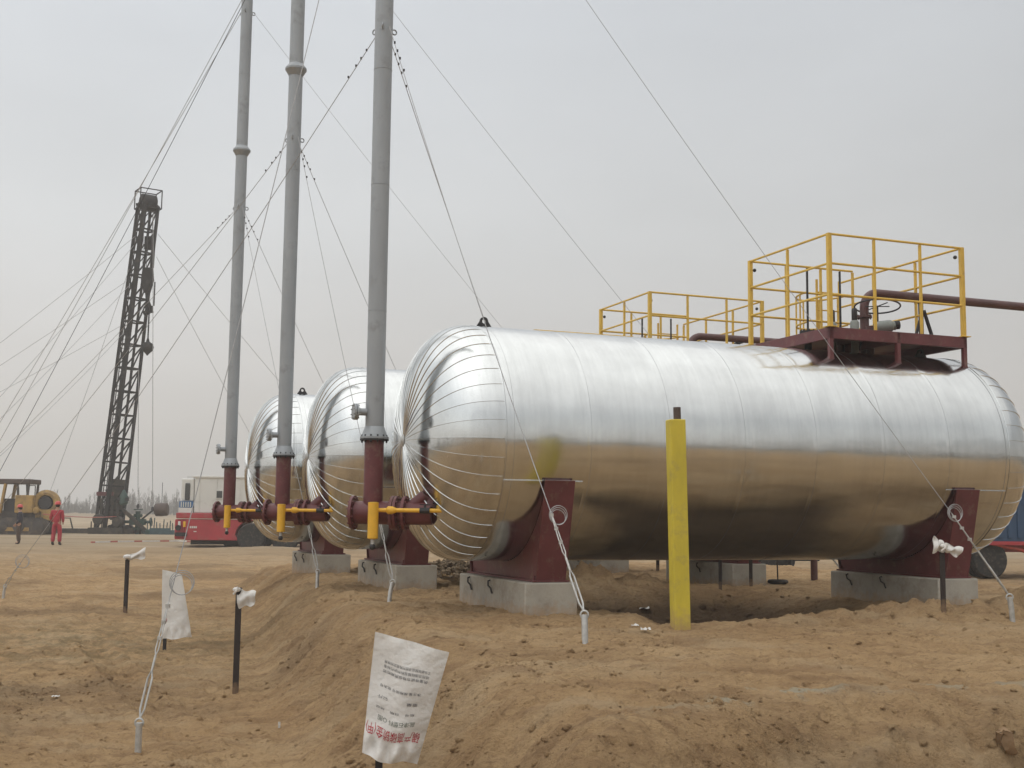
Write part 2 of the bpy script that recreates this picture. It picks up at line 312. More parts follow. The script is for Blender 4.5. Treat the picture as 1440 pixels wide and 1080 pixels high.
# ------------------------------------------------------------------ mesh builder
def frame(d):
    d = nrm(d); r = np.array([0, 0, 1.0]) if abs(d[2]) < .95 else np.array([1.0, 0, 0])
    u = nrm(np.cross(r, d)); return u, np.cross(d, u), d
class MB:
    def __init__(s): s.v = []; s.f = []
    def add(s, vs, fs):
        o = len(s.v); s.v.extend([tuple(map(float, q)) for q in vs]); s.f.extend([tuple(i+o for i in f) for f in fs]); return s
    def box(s, c, size, rot=None):
        c = np.asarray(c, float); h = np.asarray(size, float)/2; rot = np.eye(3) if rot is None else rot
        vs = [c + rot @ (h*np.array([i, j, k])) for i in (-1, 1) for j in (-1, 1) for k in (-1, 1)]
        return s.add(vs, [(0, 1, 3, 2), (4, 6, 7, 5), (0, 4, 5, 1), (2, 3, 7, 6), (0, 2, 6, 4), (1, 5, 7, 3)])
    def beam(s, p, q, w, h=None, up=None):
        p, q = np.asarray(p, float), np.asarray(q, float); h = w if h is None else h
        d = nrm(q-p)
        if up is None: u, v, _ = frame(d)
        else: u = nrm(np.cross(up, d)); v = np.cross(d, u)
        return s.box((p+q)/2, (w, h, np.linalg.norm(q-p)), np.stack([u, v, d], 1))
    def tube(s, pts, r, seg=8, closed=False, caps=True):
        pts = [np.asarray(p, float) for p in pts]; n = len(pts); rs = r if hasattr(r, '__len__') else [r]*n
        vs, fs = [], []; u0 = None
        for i, p in enumerate(pts):
            t = pts[(i+1) % n]-pts[i-1] if closed else pts[min(i+1, n-1)]-pts[max(i-1, 0)]
            t = nrm(t)
            if u0 is None: u0, _, _ = frame(t)
            u0 = nrm(u0 - t*(u0@t)); v0 = np.cross(t, u0)
            for k in range(seg):
                an = 2*math.pi*k/seg; vs.append(p + rs[i]*(math.cos(an)*u0 + math.sin(an)*v0))
        for i in range(n if closed else n-1):
            j = (i+1) % n
            for k in range(seg):
                k2 = (k+1) % seg; fs.append((i*seg+k, i*seg+k2, j*seg+k2, j*seg+k))
        if caps and not closed:
            fs.append(tuple(range(seg-1, -1, -1))); fs.append(tuple((n-1)*seg+k for k in range(seg)))
        return s.add(vs, fs)
    def cyl(s, p, q, r, r2=None, seg=16): return s.tube([p, q], [r, r if r2 is None else r2], seg)
    def lathe(s, prof, o, d, seg=24):
        o = np.asarray(o, float); u, v, d = frame(d)
        vs, fs = [], []
        for r, z in prof:
            for k in range(seg):
                an = 2*math.pi*k/seg; vs.append(o + d*z + max(r, 1e-4)*(math.cos(an)*u+math.sin(an)*v))
        for i in range(len(prof)-1):
            for k in range(seg):
                k2 = (k+1) % seg; fs.append((i*seg+k, i*seg+k2, (i+1)*seg+k2, (i+1)*seg+k))
        fs.append(tuple(range(seg-1, -1, -1))); fs.append(tuple((len(prof)-1)*seg+k for k in range(seg)))
        return s.add(vs, fs)
    def ring(s, c, d, R, r, seg=32, rs=6, arc=None):
        u, v, d = frame(d); a0, a1 = arc or (0, 2*math.pi)
        n = seg if arc is None else seg+1
        pts = [np.asarray(c, float) + R*(math.cos(a0+(a1-a0)*k/seg)*u + math.sin(a0+(a1-a0)*k/seg)*v) for k in range(n)]
        return s.tube(pts, r, rs, closed=arc is None)
    def flange(s, c, d, R, t, bolts=8, br=.012, seg=28):
        c = np.asarray(c, float); d = nrm(d); s.cyl(c-d*t/2, c+d*t/2, R, seg=seg); u, v, _ = frame(d)
        for k in range(bolts):
            an = 2*math.pi*(k+.5)/bolts; q = c + (R-br*1.9)*(math.cos(an)*u+math.sin(an)*v); s.cyl(q-d*t*1.1, q+d*t*1.1, br, seg=6)
        return s
    def prism(s, poly, o, u, v, d, t):
        o, u, v, d = (np.asarray(q, float) for q in (o, u, v, d)); n = len(poly)
        vs = [o + u*x + v*y - d*t/2 for x, y in poly] + [o + u*x + v*y + d*t/2 for x, y in poly]
        return s.add(vs, [tuple(range(n-1, -1, -1)), tuple(range(n, 2*n))] + [(i, (i+1) % n, n+(i+1) % n, n+i) for i in range(n)])
    def ball(s, c, r, seg=12, sq=(1, 1, 1)):
        c = np.asarray(c, float); vs, fs = [], []; n = seg//2
        for i in range(n+1):
            th = math.pi*i/n
            for k in range(seg):
                an = 2*math.pi*k/seg; vs.append(c + r*np.array([max(math.sin(th), 1e-3)*math.cos(an)*sq[0], max(math.sin(th), 1e-3)*math.sin(an)*sq[1], math.cos(th)*sq[2]]))
        for i in range(n):
            for k in range(seg): fs.append((i*seg+k, (i+1)*seg+k, (i+1)*seg+(k+1) % seg, i*seg+(k+1) % seg))
        return s.add(vs, fs)
    def build(s, name, m, parent=None, smooth=35, bevel=0):
        me = bpy.data.meshes.new(name); me.from_pydata(s.v, [], s.f); me.validate(); me.update()
        if smooth:
            me.shade_smooth(); me.set_sharp_from_angle(angle=R_(smooth))
        me.materials.append(M[m] if isinstance(m, str) else m)
        o = bpy.data.objects.new(name, me); scene.collection.objects.link(o)
        if parent is not None: o.parent = parent
        if bevel:
            b = o.modifiers.new('edge', 'BEVEL'); b.width = bevel; b.segments = 2; b.limit_method = 'ANGLE'; b.angle_limit = R_(40)
        return o
def tag(o, label, cat, group=None):
    o['label'] = label; o['category'] = cat
    if group: o['group'] = group
    return o
def thing(name, loc, rz, label, cat, group=None):
    o = bpy.data.objects.new(name, None); scene.collection.objects.link(o); o.empty_display_size = .2
    o.location = tuple(map(float, loc)); o.rotation_euler = (0, 0, rz); return tag(o, label, cat, group)
def copy_tree(o, parent=None, off=None, label=None):
    c = o.copy(); scene.collection.objects.link(c); c.parent = parent
    if off is not None: c.location = Vector(o.location) + Vector(tuple(map(float, off)))
    if label: c['label'] = label
    for ch in list(o.children): copy_tree(ch, c)
    return c
def kind(o, k): o['kind'] = k; return o

# ------------------------------------------------------------------ ground (one sheet to the horizon)
def make_ground():
    th = np.concatenate([np.linspace(-math.pi, -.56, 90)[:-1], np.linspace(-.56, .56, 780), np.linspace(.56, math.pi, 90)[1:]])
    rr = np.concatenate([np.linspace(.05, 3.2, 22)[:-1], 3.2*np.exp(np.linspace(0, math.log(60/3.2), 780))[:-1], 60*np.exp(np.linspace(0, math.log(3500/60), 110))])
    TH_, RR_ = np.meshgrid(th, rr)
    x, y = RR_*np.sin(TH_), RR_*np.cos(TH_)
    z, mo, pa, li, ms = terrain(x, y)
    nr, nc = x.shape
    me = bpy.data.meshes.new('ground'); nv = nr*nc
    me.vertices.add(nv); me.vertices.foreach_set('co', np.stack([x, y, z], -1).reshape(-1).astype(np.float32))
    i, j = np.meshgrid(np.arange(nr-1), np.arange(nc-1), indexing='ij')
    q = np.stack([i*nc+j, i*nc+j+1, (i+1)*nc+j+1, (i+1)*nc+j], -1).reshape(-1, 4)[:, ::-1]
    me.loops.add(q.size); me.loops.foreach_set('vertex_index', q.reshape(-1).astype(np.int32))
    me.polygons.add(len(q)); me.polygons.foreach_set('loop_start', (np.arange(len(q))*4).astype(np.int32)); me.polygons.foreach_set('loop_total', np.full(len(q), 4, np.int32))
    me.update(calc_edges=True); me.validate()
    for nm, val in (('moist_shade', mo), ('pale', pa), ('lime', li), ('moss', ms)):
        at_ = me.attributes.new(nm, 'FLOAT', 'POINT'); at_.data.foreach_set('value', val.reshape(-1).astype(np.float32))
    me.shade_smooth(); me.materials.append(M['soil'])
    o = bpy.data.objects.new('ground', me); scene.collection.objects.link(o); kind(o, 'structure')
make_ground()

def scatter_clods():
    """loose lumps of earth: nobody could count them"""
    ico = []
    b = MB()
    base = [(0, 0, 1), (.894, 0, .447), (.276, .851, .447), (-.724, .526, .447), (-.724, -.526, .447), (.276, -.851, .447), (.724, .526, -.447), (-.276, .851, -.447), (-.894, 0, -.447), (-.276, -.851, -.447), (.724, -.526, -.447), (0, 0, -1)]
    fc = [(0, 1, 2), (0, 2, 3), (0, 3, 4), (0, 4, 5), (0, 5, 1), (1, 6, 2), (2, 7, 3), (3, 8, 4), (4, 9, 5), (5, 10, 1), (6, 7, 2), (7, 8, 3), (8, 9, 4), (9, 10, 5), (10, 6, 1), (11, 7, 6), (11, 8, 7), (11, 9, 8), (11, 10, 9), (11, 6, 10)]
    base = np.array(base); n_try = 60000
    d = 5.2*np.exp(rng.random(n_try)*math.log(26/5.2)); an = rng.uniform(-.5, .5, n_try); x, y = d*np.sin(an), d*np.cos(an)
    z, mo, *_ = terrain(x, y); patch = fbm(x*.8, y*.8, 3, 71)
    keep = np.where(rng.random(n_try) < np.clip(.10 + .55*mo + .7*np.clip(patch, 0, 1), 0, 1))[0][:16000]
    for q in keep:
        s_ = min(.034, .0055*math.exp(random.expovariate(2.0)))*(1+.9*mo[q])
        v = base*(1+.22*rng.standard_normal((12, 1)))*np.array([1, random.uniform(.6, 1), random.uniform(.5, .85)])*s_
        a1 = random.uniform(0, 6.28); c_, s2 = math.cos(a1), math.sin(a1)
        v = np.stack([v[:, 0]*c_-v[:, 1]*s2, v[:, 0]*s2+v[:, 1]*c_, v[:, 2]], 1) + np.array([x[q], y[q], z[q]+s_*.1])
        b.add(v, fc)
    o = b.build('soil_clods', 'soil', smooth=80); kind(o, 'stuff')
    if len(o.data.vertices) == 12*len(keep):
        at_ = o.data.attributes.new('moist_shade', 'FLOAT', 'POINT'); at_.data.foreach_set('value', np.repeat(mo[keep], 12).astype(np.float32))
M['clod'] = mat('clod_soil', (.27, .18, .105), .97, 0, .4, 1.1, .4, 60, spec=.1)
scatter_clods()

# ------------------------------------------------------------------ storage tanks
T0 = W(0, 0, 0); ZC = P0[2]
def tank_label(k):
    return ('nearest large silver clad horizontal tank on red saddles', 'middle silver clad tank, half hidden behind the nearest tank', 'farthest silver clad tank, behind the middle tank')[k]
def make_tank():
    t = thing('storage_tank', (*T0[:2], .82), YAW, tank_label(0), 'tank', 'silver clad horizontal tanks')
    zc = ZC-.82
    # cladding of the barrel: lapped sheets, slightly tapered, with their own soft dents
    b = MB(); nseg = 176; edges = np.linspace(0, TL, 8)
    for i in range(7):
        a0, a1 = edges[i], edges[i+1]; rows = np.linspace(0, 1, 9); vs = []
        ph = rng.uniform(0, 6.28, 4)
        for r_ in [-1]+list(rows):
            aa = a0+(a1-a0)*max(r_, 0) - (.03 if r_ == -1 else 0) + (0.03 if r_ == 1 and i < 6 else 0)
            for k in range(nseg):
                an = 2*math.pi*k/nseg
                rad = TR + .0016*(1-max(r_, 0)) - .0005*i*0
                rr_ = max(r_, 0)
                rad += .0012*math.sin(rr_*math.pi)*(math.sin(2*an+ph[0])+.7*math.sin(5*an+ph[1])) + 0.0004*math.sin(11*an+ph[2]+3*rr_)
                if r_ == -1: rad = TR-.002
                vs.append((aa, rad*math.cos(an), zc+rad*math.sin(an)))
        fs = [(r*nseg+k, r*nseg+(k+1) % nseg, (r+1)*nseg+(k+1) % nseg, (r+1)*nseg+k) for r in range(9) for k in range(nseg)]
        b.add(vs, [f[::-1] for f in fs])
    b.build('shell_cladding', 'clad', t, smooth=25)
    for i, aa in enumerate([.012, .10]+list(edges[1:-1]+.033)+[TL-.06]):
        b = MB(); b.ring((aa, 0, zc), (1, 0, 0), TR+.0012, .0016, 140, 5); b.build('lap_seam', 'seam', t)
    # heads of 42 folded gores
    def head(sgn):
        h = MB(); G = 42; rows = 30; vs = []; step = 2*math.pi/G
        prof = [(-1, 0.0, 0), (-.55, 1, 0), (.55, 1, 0), (1, 0.0, 0)]       # seam: offset in half widths, height
        ins = np.linspace(0, 1, 7)[1:-1]
        ns = G*(4+len(ins))
        for i in range(rows+1):
            tt = (i/rows)*math.pi/2; s_ = math.sin(tt)
            ax = TH*s_; rad = max(TR*(max(0, 1-s_**TPW))**(1/TPW), .012)
            hw = min(.0045/rad, step*.25); hh = .0065*min(1, rad/.2)*(1 if i else .3)
            t0 = nrm((s_**(TPW-1)/TH, (rad/TR)**(TPW-1)/TR)) if 0 < i < rows else ((0, 1) if i == 0 else (1, 0))
            for g in range(G):
                row = [(g*step+o*hw, k*hh) for o, k, _ in prof] + [(g*step+hw+(step-2*hw)*q, -.10*(1-math.cos(step/2))*rad*(1-(2*q-1)**2)) for q in ins]
                for an, e_ in row:
                    an += .02; rr_ = rad+e_*t0[1]; xx = ax+e_*t0[0]
                    vs.append((-xx if sgn < 0 else TL+xx, rr_*math.cos(an), zc+rr_*math.sin(an)))
        fs = [(r*ns+k, r*ns+(k+1) % ns, (r+1)*ns+(k+1) % ns, (r+1)*ns+k) for r in range(rows) for k in range(ns)]
        fs.append(tuple(rows*ns+k for k in range(ns)))
        if sgn > 0: fs = [f[::-1] for f in fs]
        h.add(vs, fs); o = h.build('head_cladding', 'clad', t, smooth=22)
        c = MB(); x0 = -TH-.012 if sgn < 0 else TL+TH+.012
        c.lathe([(.06, 0), (.075, .012), (.03, .03), (.012, .035)], (x0+.02*(-sgn), 0, zc), (sgn, 0, 0), 16); c.build('cap_disc', 'galv', o)
        hem = MB(); hem.ring((0 if sgn < 0 else TL, 0, zc), (1, 0, 0), TR+.003, .005, 120, 6); hem.build('hem_bead', 'clad', o)
    head(-1); head(1)
    # lap joint running along at saddle height
    for sg in (-1, 1):
        y = sg*math.sqrt(TR**2-.475**2)*1.003
        for x0, x1 in ((0, .95), (TL-.98, TL-.02)):
            f = MB(); f.beam((x0, y, zc-.475), (x1, y, zc-.475), .005, .012); f.build('lap_joint', 'clad', t)
    # saddles
    for ac in (.66, TL-.66):
        sd = MB(); pts = [(1.10, .02), (1.355, 1.13)]
        a1 = math.asin(.475/1.405)
        for k in range(25):
            an = -a1 - (math.pi-2*a1)*k/24; pts.append((1.407*math.cos(an), zc+1.407*math.sin(an)))
        pts += [(-1.355, 1.13), (-1.10, .02)]
        pts = [(p[0], p[1]-.0) for p in pts]
        sd.prism(pts, (ac, 0, 0), (0, 1, 0), (0, 0, 1), (1, 0, 0), .30)
        o = sd.build('saddle', 'maroon', t, smooth=20, bevel=.004)
        bp_ = MB(); bp_.box((ac, 0, .012), (.44, 2.26, .02))
        for yy in (-1.06, 1.06):
            for xx in (-.18, .18): bp_.cyl((ac+xx, yy, .02), (ac+xx, yy, .07), .014, seg=6)
        bp_.build('base_plate', 'maroon', o)
        for sg in (-1, 1):      # end plates, a little wider than the web
            en = MB(); p, q = np.array([ac, sg*1.112, .022]), np.array([ac, sg*1.367, 1.128])
            en.beam(p, q, .36, .014, up=np.array([0, sg, -.23]))
            en.build('end_plate', 'maroon', o)
    # lifting lugs on the crown
    for ac in (.22, TL-.22):
        lg = MB(); pol = []
        for k in range(13):
            an = math.pi*k/12; pol.append((.052*math.cos(an), .085+.052*math.sin(an)))
        pol = [(.115, -.012)] + pol + [(-.115, -.012)]
        # plate with an eye: outer loop bridged to a round hole
        outer = []
        for i in range(len(pol)-1):
            outer += [tuple(np.array(pol[i])+(np.array(pol[i+1])-np.array(pol[i]))*q) for q in np.linspace(0, 1, 3)[:-1]]
        outer += [tuple(np.array(pol[-1])+(np.array(pol[0])-np.array(pol[-1]))*q) for q in np.linspace(0, 1, 9)[:-1]]
        cc = np.array([0, .082]); n = len(outer); vs = []
        for yy in (-.014, .014):
            for p in outer: vs.append((ac+p[0], yy, zc+TR+p[1]))
            for p in outer:
                d = nrm(np.array(p)-cc)*.026; vs.append((ac+cc[0]+d[0], yy, zc+TR+cc[1]+d[1]))
        fs = []
        for i in range(n):
            j = (i+1) % n
            fs += [(i, j, n+j, n+i), (2*n+i, 3*n+i, 3*n+j, 2*n+j), (i, 2*n+i, 2*n+j, j), (n+i, n+j, 3*n+j, 3*n+i)]
        lg.add(vs, fs); lg.build('lifting_lug', 'black', t, smooth=0)
    return t
tank = make_tank()
for k in (1, 2): copy_tree(tank, None, S*k, tank_label(k))

def make_plinths():
    labs = [['concrete footing under the left saddle of the nearest tank', 'concrete footing under the right saddle of the nearest tank'],
            ['concrete footing under the left saddle of the middle tank', 'concrete footing under the right saddle of the middle tank'],
            ['concrete footing under the left saddle of the farthest tank', 'concrete footing under the right saddle of the farthest tank']]
    first = None
    for k in range(3):
        for j, ac in enumerate((.66, TL-.66)):
            p = W(ac, 0, 0, k)
            if first is None:
                b = MB(); nx, ny = 2, 2
                b.box((0, 0, .41), (.64, 2.28, .82+.0)); b.box((0, 0, -.12), (.76, 2.42, .22))
                o = b.build('concrete_footing', 'concrete', None, bevel=.018); first = o
                for yy in (.72, -.02):
                    lb = MB(); lb.tube([(-.30, yy, .80), (-.345, yy+.01, .78), (-.36, yy-.03, .73), (-.345, yy-.08, .70), (-.335, yy-.10, .64)], .011, 6); lb.build('lifting_loop', 'black', o)
            else:
                o = copy_tree(first)
            o.location = tuple(p - np.array([0, 0, .002])); o.rotation_euler = (0, 0, YAW)
            tag(o, labs[k][j], 'footing', 'concrete footings under the tanks')
make_plinths()

# ------------------------------------------------------------------ work platforms on the tanks
def make_platform():
    # local: x = a, y = -n, z above tank crown datum
    a0, a1, n0, n1 = 4.74, 6.90, .70, -1.20
    t = thing('work_platform', W(a0, n0, ZC), YAW, 'maroon platform with yellow guard rails on top of the nearest tank', 'platform', 'yellow railed platforms on the tanks')
    L = lambda a, n, u: np.array([a-a0, -(n-n0), u])
    dk = MB(); u1, u0 = 1.615, 1.465
    for (p, q) in (((a0, n0), (a1, n0)), ((a0, n1), (a1, n1)), ((a0, n0), (a0, n1)), ((a1, n0), (a1, n1)), ((5.8, n0), (5.8, n1))):
        dk.beam(L(*p, (u0+u1)/2), L(*q, (u0+u1)/2), .06 if p[0] != q[0] else .06, u1-u0, up=np.array([0, 0, 1.0]) if False else None) if False else dk.box((L(*p, (u0+u1)/2)+L(*q, (u0+u1)/2))/2, (abs(q[0]-p[0])+.058, abs(q[1]-p[1])+.06, u1-u0 - .002*(p[0] == q[0])))
    dk.build('deck_frame', 'maroon', t, smooth=0, bevel=.004)
    pl = MB(); pl.box(L((a0+a1)/2, (n0+n1)/2, u1-.03), (a1-a0-.07, n0-n1-.07, .012)); pl.box(L(6.70, n1-.46, u1-.03), (.42, .86, .05))
    pl.build('deck_plate', 'maroon', t, smooth=0)
    for a in (a0, 5.80, a1):
        for n in (n0, -n0):
            lg = MB(); top = L(a, n, u0 if n > 0 else u1-.04); bot = L(a, n, math.sqrt(TR**2-n**2)-.01)
            lg.beam(bot, top, .055, .055)
            lg.prism([(-.055, -.05), (.055, -.05), (.028, .03), (-.028, .03)], bot, (1, 0, 0), (0, 0, 1), (0, 1, 0), .05)
            lg.build('leg', 'maroon', t, smooth=0)
    corner = [(a0, n0), (a1, n0), (a0, n1)]
    mids = [(5.45, n0), (6.20, n0), (a0, -.25), (5.35, n1), (5.95, n1), (6.52, n1), (a1, -.25), (a1, -1.2), (a1, -2.05)]
    for a, n in corner:
        p = MB(); p.box(L(a, n, (u1+2.86)/2), (.056, .056, 2.86-u1)); p.box(L(a, n, u1+.006), (.14, .14, .012)); p.build('corner_post', 'yellow', t, smooth=0, bevel=.004)
    for a, n in mids:
        p = MB(); p.box(L(a, n, (u1-.03+2.83)/2), (.031, .031, 2.83-u1+.03)); p.build('rail_post', 'yellow', t, smooth=0)
    def run(p, q):
        for u in (2.85, 2.46, 2.05):
            r = MB(); r.beam(L(*p, u), L(*q, u), .030, .036) if False else r.cyl(L(*p, u), L(*q, u), .0165, seg=8); r.build('rail', 'yellow', t)
    run((a0, n0), (a1, n0)); run((a0, n0), (a0, n1)); run((a1, n0), (a1, -2.05)); run((a0, n1), (6.52, n1))
    # caged ladder at the back
    lad = MB()
    for a in (5.95, 6.35): lad.cyl(L(a, -1.30, .2), L(a, -1.30, 2.7), .019, seg=8)
    for k in range(9): lad.cyl(L(5.95, -1.30, .35+.27*k), L(6.35, -1.30, .35+.27*k), .011, seg=6)
    lad.build('ladder', 'yellow', t)
    cg = MB()
    for u in (.9, 1.5, 2.05, 2.5):
        cg.tube([L(6.15+.36*math.cos(th), -1.32-.62*math.sin(th), u) for th in np.linspace(0, math.pi, 13)], .015, 6)
    for th in np.linspace(.35, math.pi-.35, 5): cg.cyl(L(6.15+.36*math.cos(th), -1.32-.62*math.sin(th), .9), L(6.15+.36*math.cos(th), -1.32-.62*math.sin(th), 2.5), .013, seg=6)
    cg.build('ladder_cage', 'yellow', t)
    for a, n in ((a0+.05, n0-.05), (a0+.06, n1+.02), (a1-.09, n0-.02)):
        lp = MB(); lp.ball(L(a, n, 2.72), .028, 8); lp.build('lamp_clamp', 'black', t)
    return t
plat = make_platform()
copy_tree(plat, None, S*1 - A*.02, 'yellow railed platform on the middle tank, left of the nearest platform')
copy_tree(plat, None, S*2, 'yellow railed platform on the farthest tank, only its top rail showing over the nearest tank')

# fittings standing on the platform
def fit(px, py, Y): return at(px, py, Y)
def valve_station(k):
    o = S*k
    who = ('nearest', 'middle')[k]
    crown = lambda a, n: math.sqrt(TR**2-n**2)+ZC
    # crude gas pipe: riser, elbow, run along the tank axis and down to earth
    base = W(6.0, -.25, 0, k)
    g = thing('gas_pipe', (*base[:2], crown(0, .25)), YAW, 'maroon pipe bending over from the platform of the '+who+' tank', 'pipe', 'maroon pipes along the tank tops')
    zt = 2.33+ZC-crown(0, .25); XR = (14.6, 2.3)[k]
    pts = [(0, 0, .0), (0, 0, zt-.22)] + [(.22-.22*math.cos(q), 0, zt-.22+.22*math.sin(q)) for q in np.linspace(.2, math.pi/2, 8)] + [(XR, 0, zt)] + [(XR+.22*math.sin(q), 0, zt-.22+.22*math.cos(q)) for q in np.linspace(.2, math.pi/2, 8)] + [(XR+.22, 0, -crown(0, .25)-.1)]
    b = MB(); b.tube(pts, .062, 14); b.build('pipe_run', 'pipe_brown', g)
    for z in (.34, .60):
        f = MB(); f.flange((0, 0, z), (0, 0, 1), .105, .03, 8, .009); f.build('flange', 'pipe_brown', g)
    st = MB(); st.beam((1.0, .02, -.2), (1.0, .02, zt-.07), .05, .05); st.box((1.0, .02, zt-.07), (.12, .14, .016)); st.build('support', 'black', g)
    # actuated valve
    v = W(6.02, -.02, crown(0, .02), k)
    va = thing('actuated_valve', v, YAW, 'grey motor valve with a round hand wheel on the platform of the '+who+' tank', 'valve', 'motor valves on the tank platforms')
    b = MB(); b.lathe([(.05, 0), (.075, .03), (.085, .09), (.085, .24), (.062, .27), (.066, .30)], (.0, .05, .40), (.93, -.30, .12), 18); b.build('actuator', 'pilot', va)
    b = MB(); b.cyl((.27, -.045, .44), (.335, -.065, .447), .062, seg=14); b.build('end_cover', 'black', va)
    b = MB(); b.cyl((-.06, .06, 0), (-.06, .06, .42), .055, seg=14); b.flange((-.06, .06, .30), (0, 0, 1), .10, .025, 8, .009); b.build('valve_body', 'pipe_brown', va)
    b = MB(); b.ring((.12, .12, .72), (.10, .12, 1), .31, .012, 40, 6); b.cyl((-.10, .10, .70), (.34, .14, .74), .008, seg=6); b.cyl((.12, -.10, .74), (.12, .36, .70), .008, seg=6); b.cyl((.12, .12, .45), (.12, .12, .73), .014, seg=8); b.build('hand_wheel', 'black', va)
    b = MB(); b.tube([(-.30, .02, .02), (-.24, .0, .22), (-.12, -.02, .33), (-.05, .0, .38)], .012, 6); b.build('cable', 'black', va)
    # two level rods
    for j, (a, n, h, dsc) in enumerate(((5.09, -.30, 1.24, 'left'), (5.72, -.42, 1.30, 'right'))):
        p = W(a, n, crown(0, n), k)
        r = thing('level_rod', p, YAW, 'thin black upright rod at the %s of the %s platform' % (('left end', 'middle')[j], who), 'gauge rod', 'black upright rods on the platforms')
        b = MB(); b.cyl((0, 0, .18), (0, 0, h), .016, seg=8); b.build('rod', 'black', r)
        b = MB(); b.cyl((0, 0, -.02), (0, 0, .30), .05, seg=12)
        if j == 0: b.flange((0, 0, .34), (0, 0, 1), .115, .03, 8, .011); b.flange((0, 0, .27), (0, 0, 1), .115, .03, 8, .011)
        b.build('socket', 'pipe_brown' if j else 'black', r)
    for j, (a, n) in enumerate(((5.42, -.20), (5.66, -.02))):
        p = W(a, n, crown(0, n), k)
        r = thing('safety_valve', p, YAW, 'small pale valve with a dark cap, %s of two on the %s platform' % (('left', 'right')[j], who), 'valve', 'small capped valves on the platforms')
        b = MB(); b.lathe([(.05, -.02), (.05, .22), (.04, .25), (.062, .28), (.062, .44), (.045, .47)], (0, 0, 0), (0, 0, 1), 14); b.build('body', 'pilot', r)
        b = MB(); b.lathe([(.034, .47), (.04, .48), (.04, .62), (.03, .64)], (0, 0, 0), (0, 0, 1), 12); b.build('cap', 'black', r)
    br = MB(); q = W(6.30, .45, 0, k); zd = ZC+1.615
    br.beam((0, .0, 0), (.13, 0, .38), .03); br.beam((.29, 0, 0), (.15, 0, .38), .04, .03); o_ = br.build('pipe_prop', 'black', None, smooth=0)
    o_.location = (*q[:2], zd); o_.rotation_euler = (0, 0, YAW); tag(o_, 'black inverted V prop on the platform of the '+who+' tank', 'prop', 'black props on the platforms')
for k in (0, 1): valve_station(k)

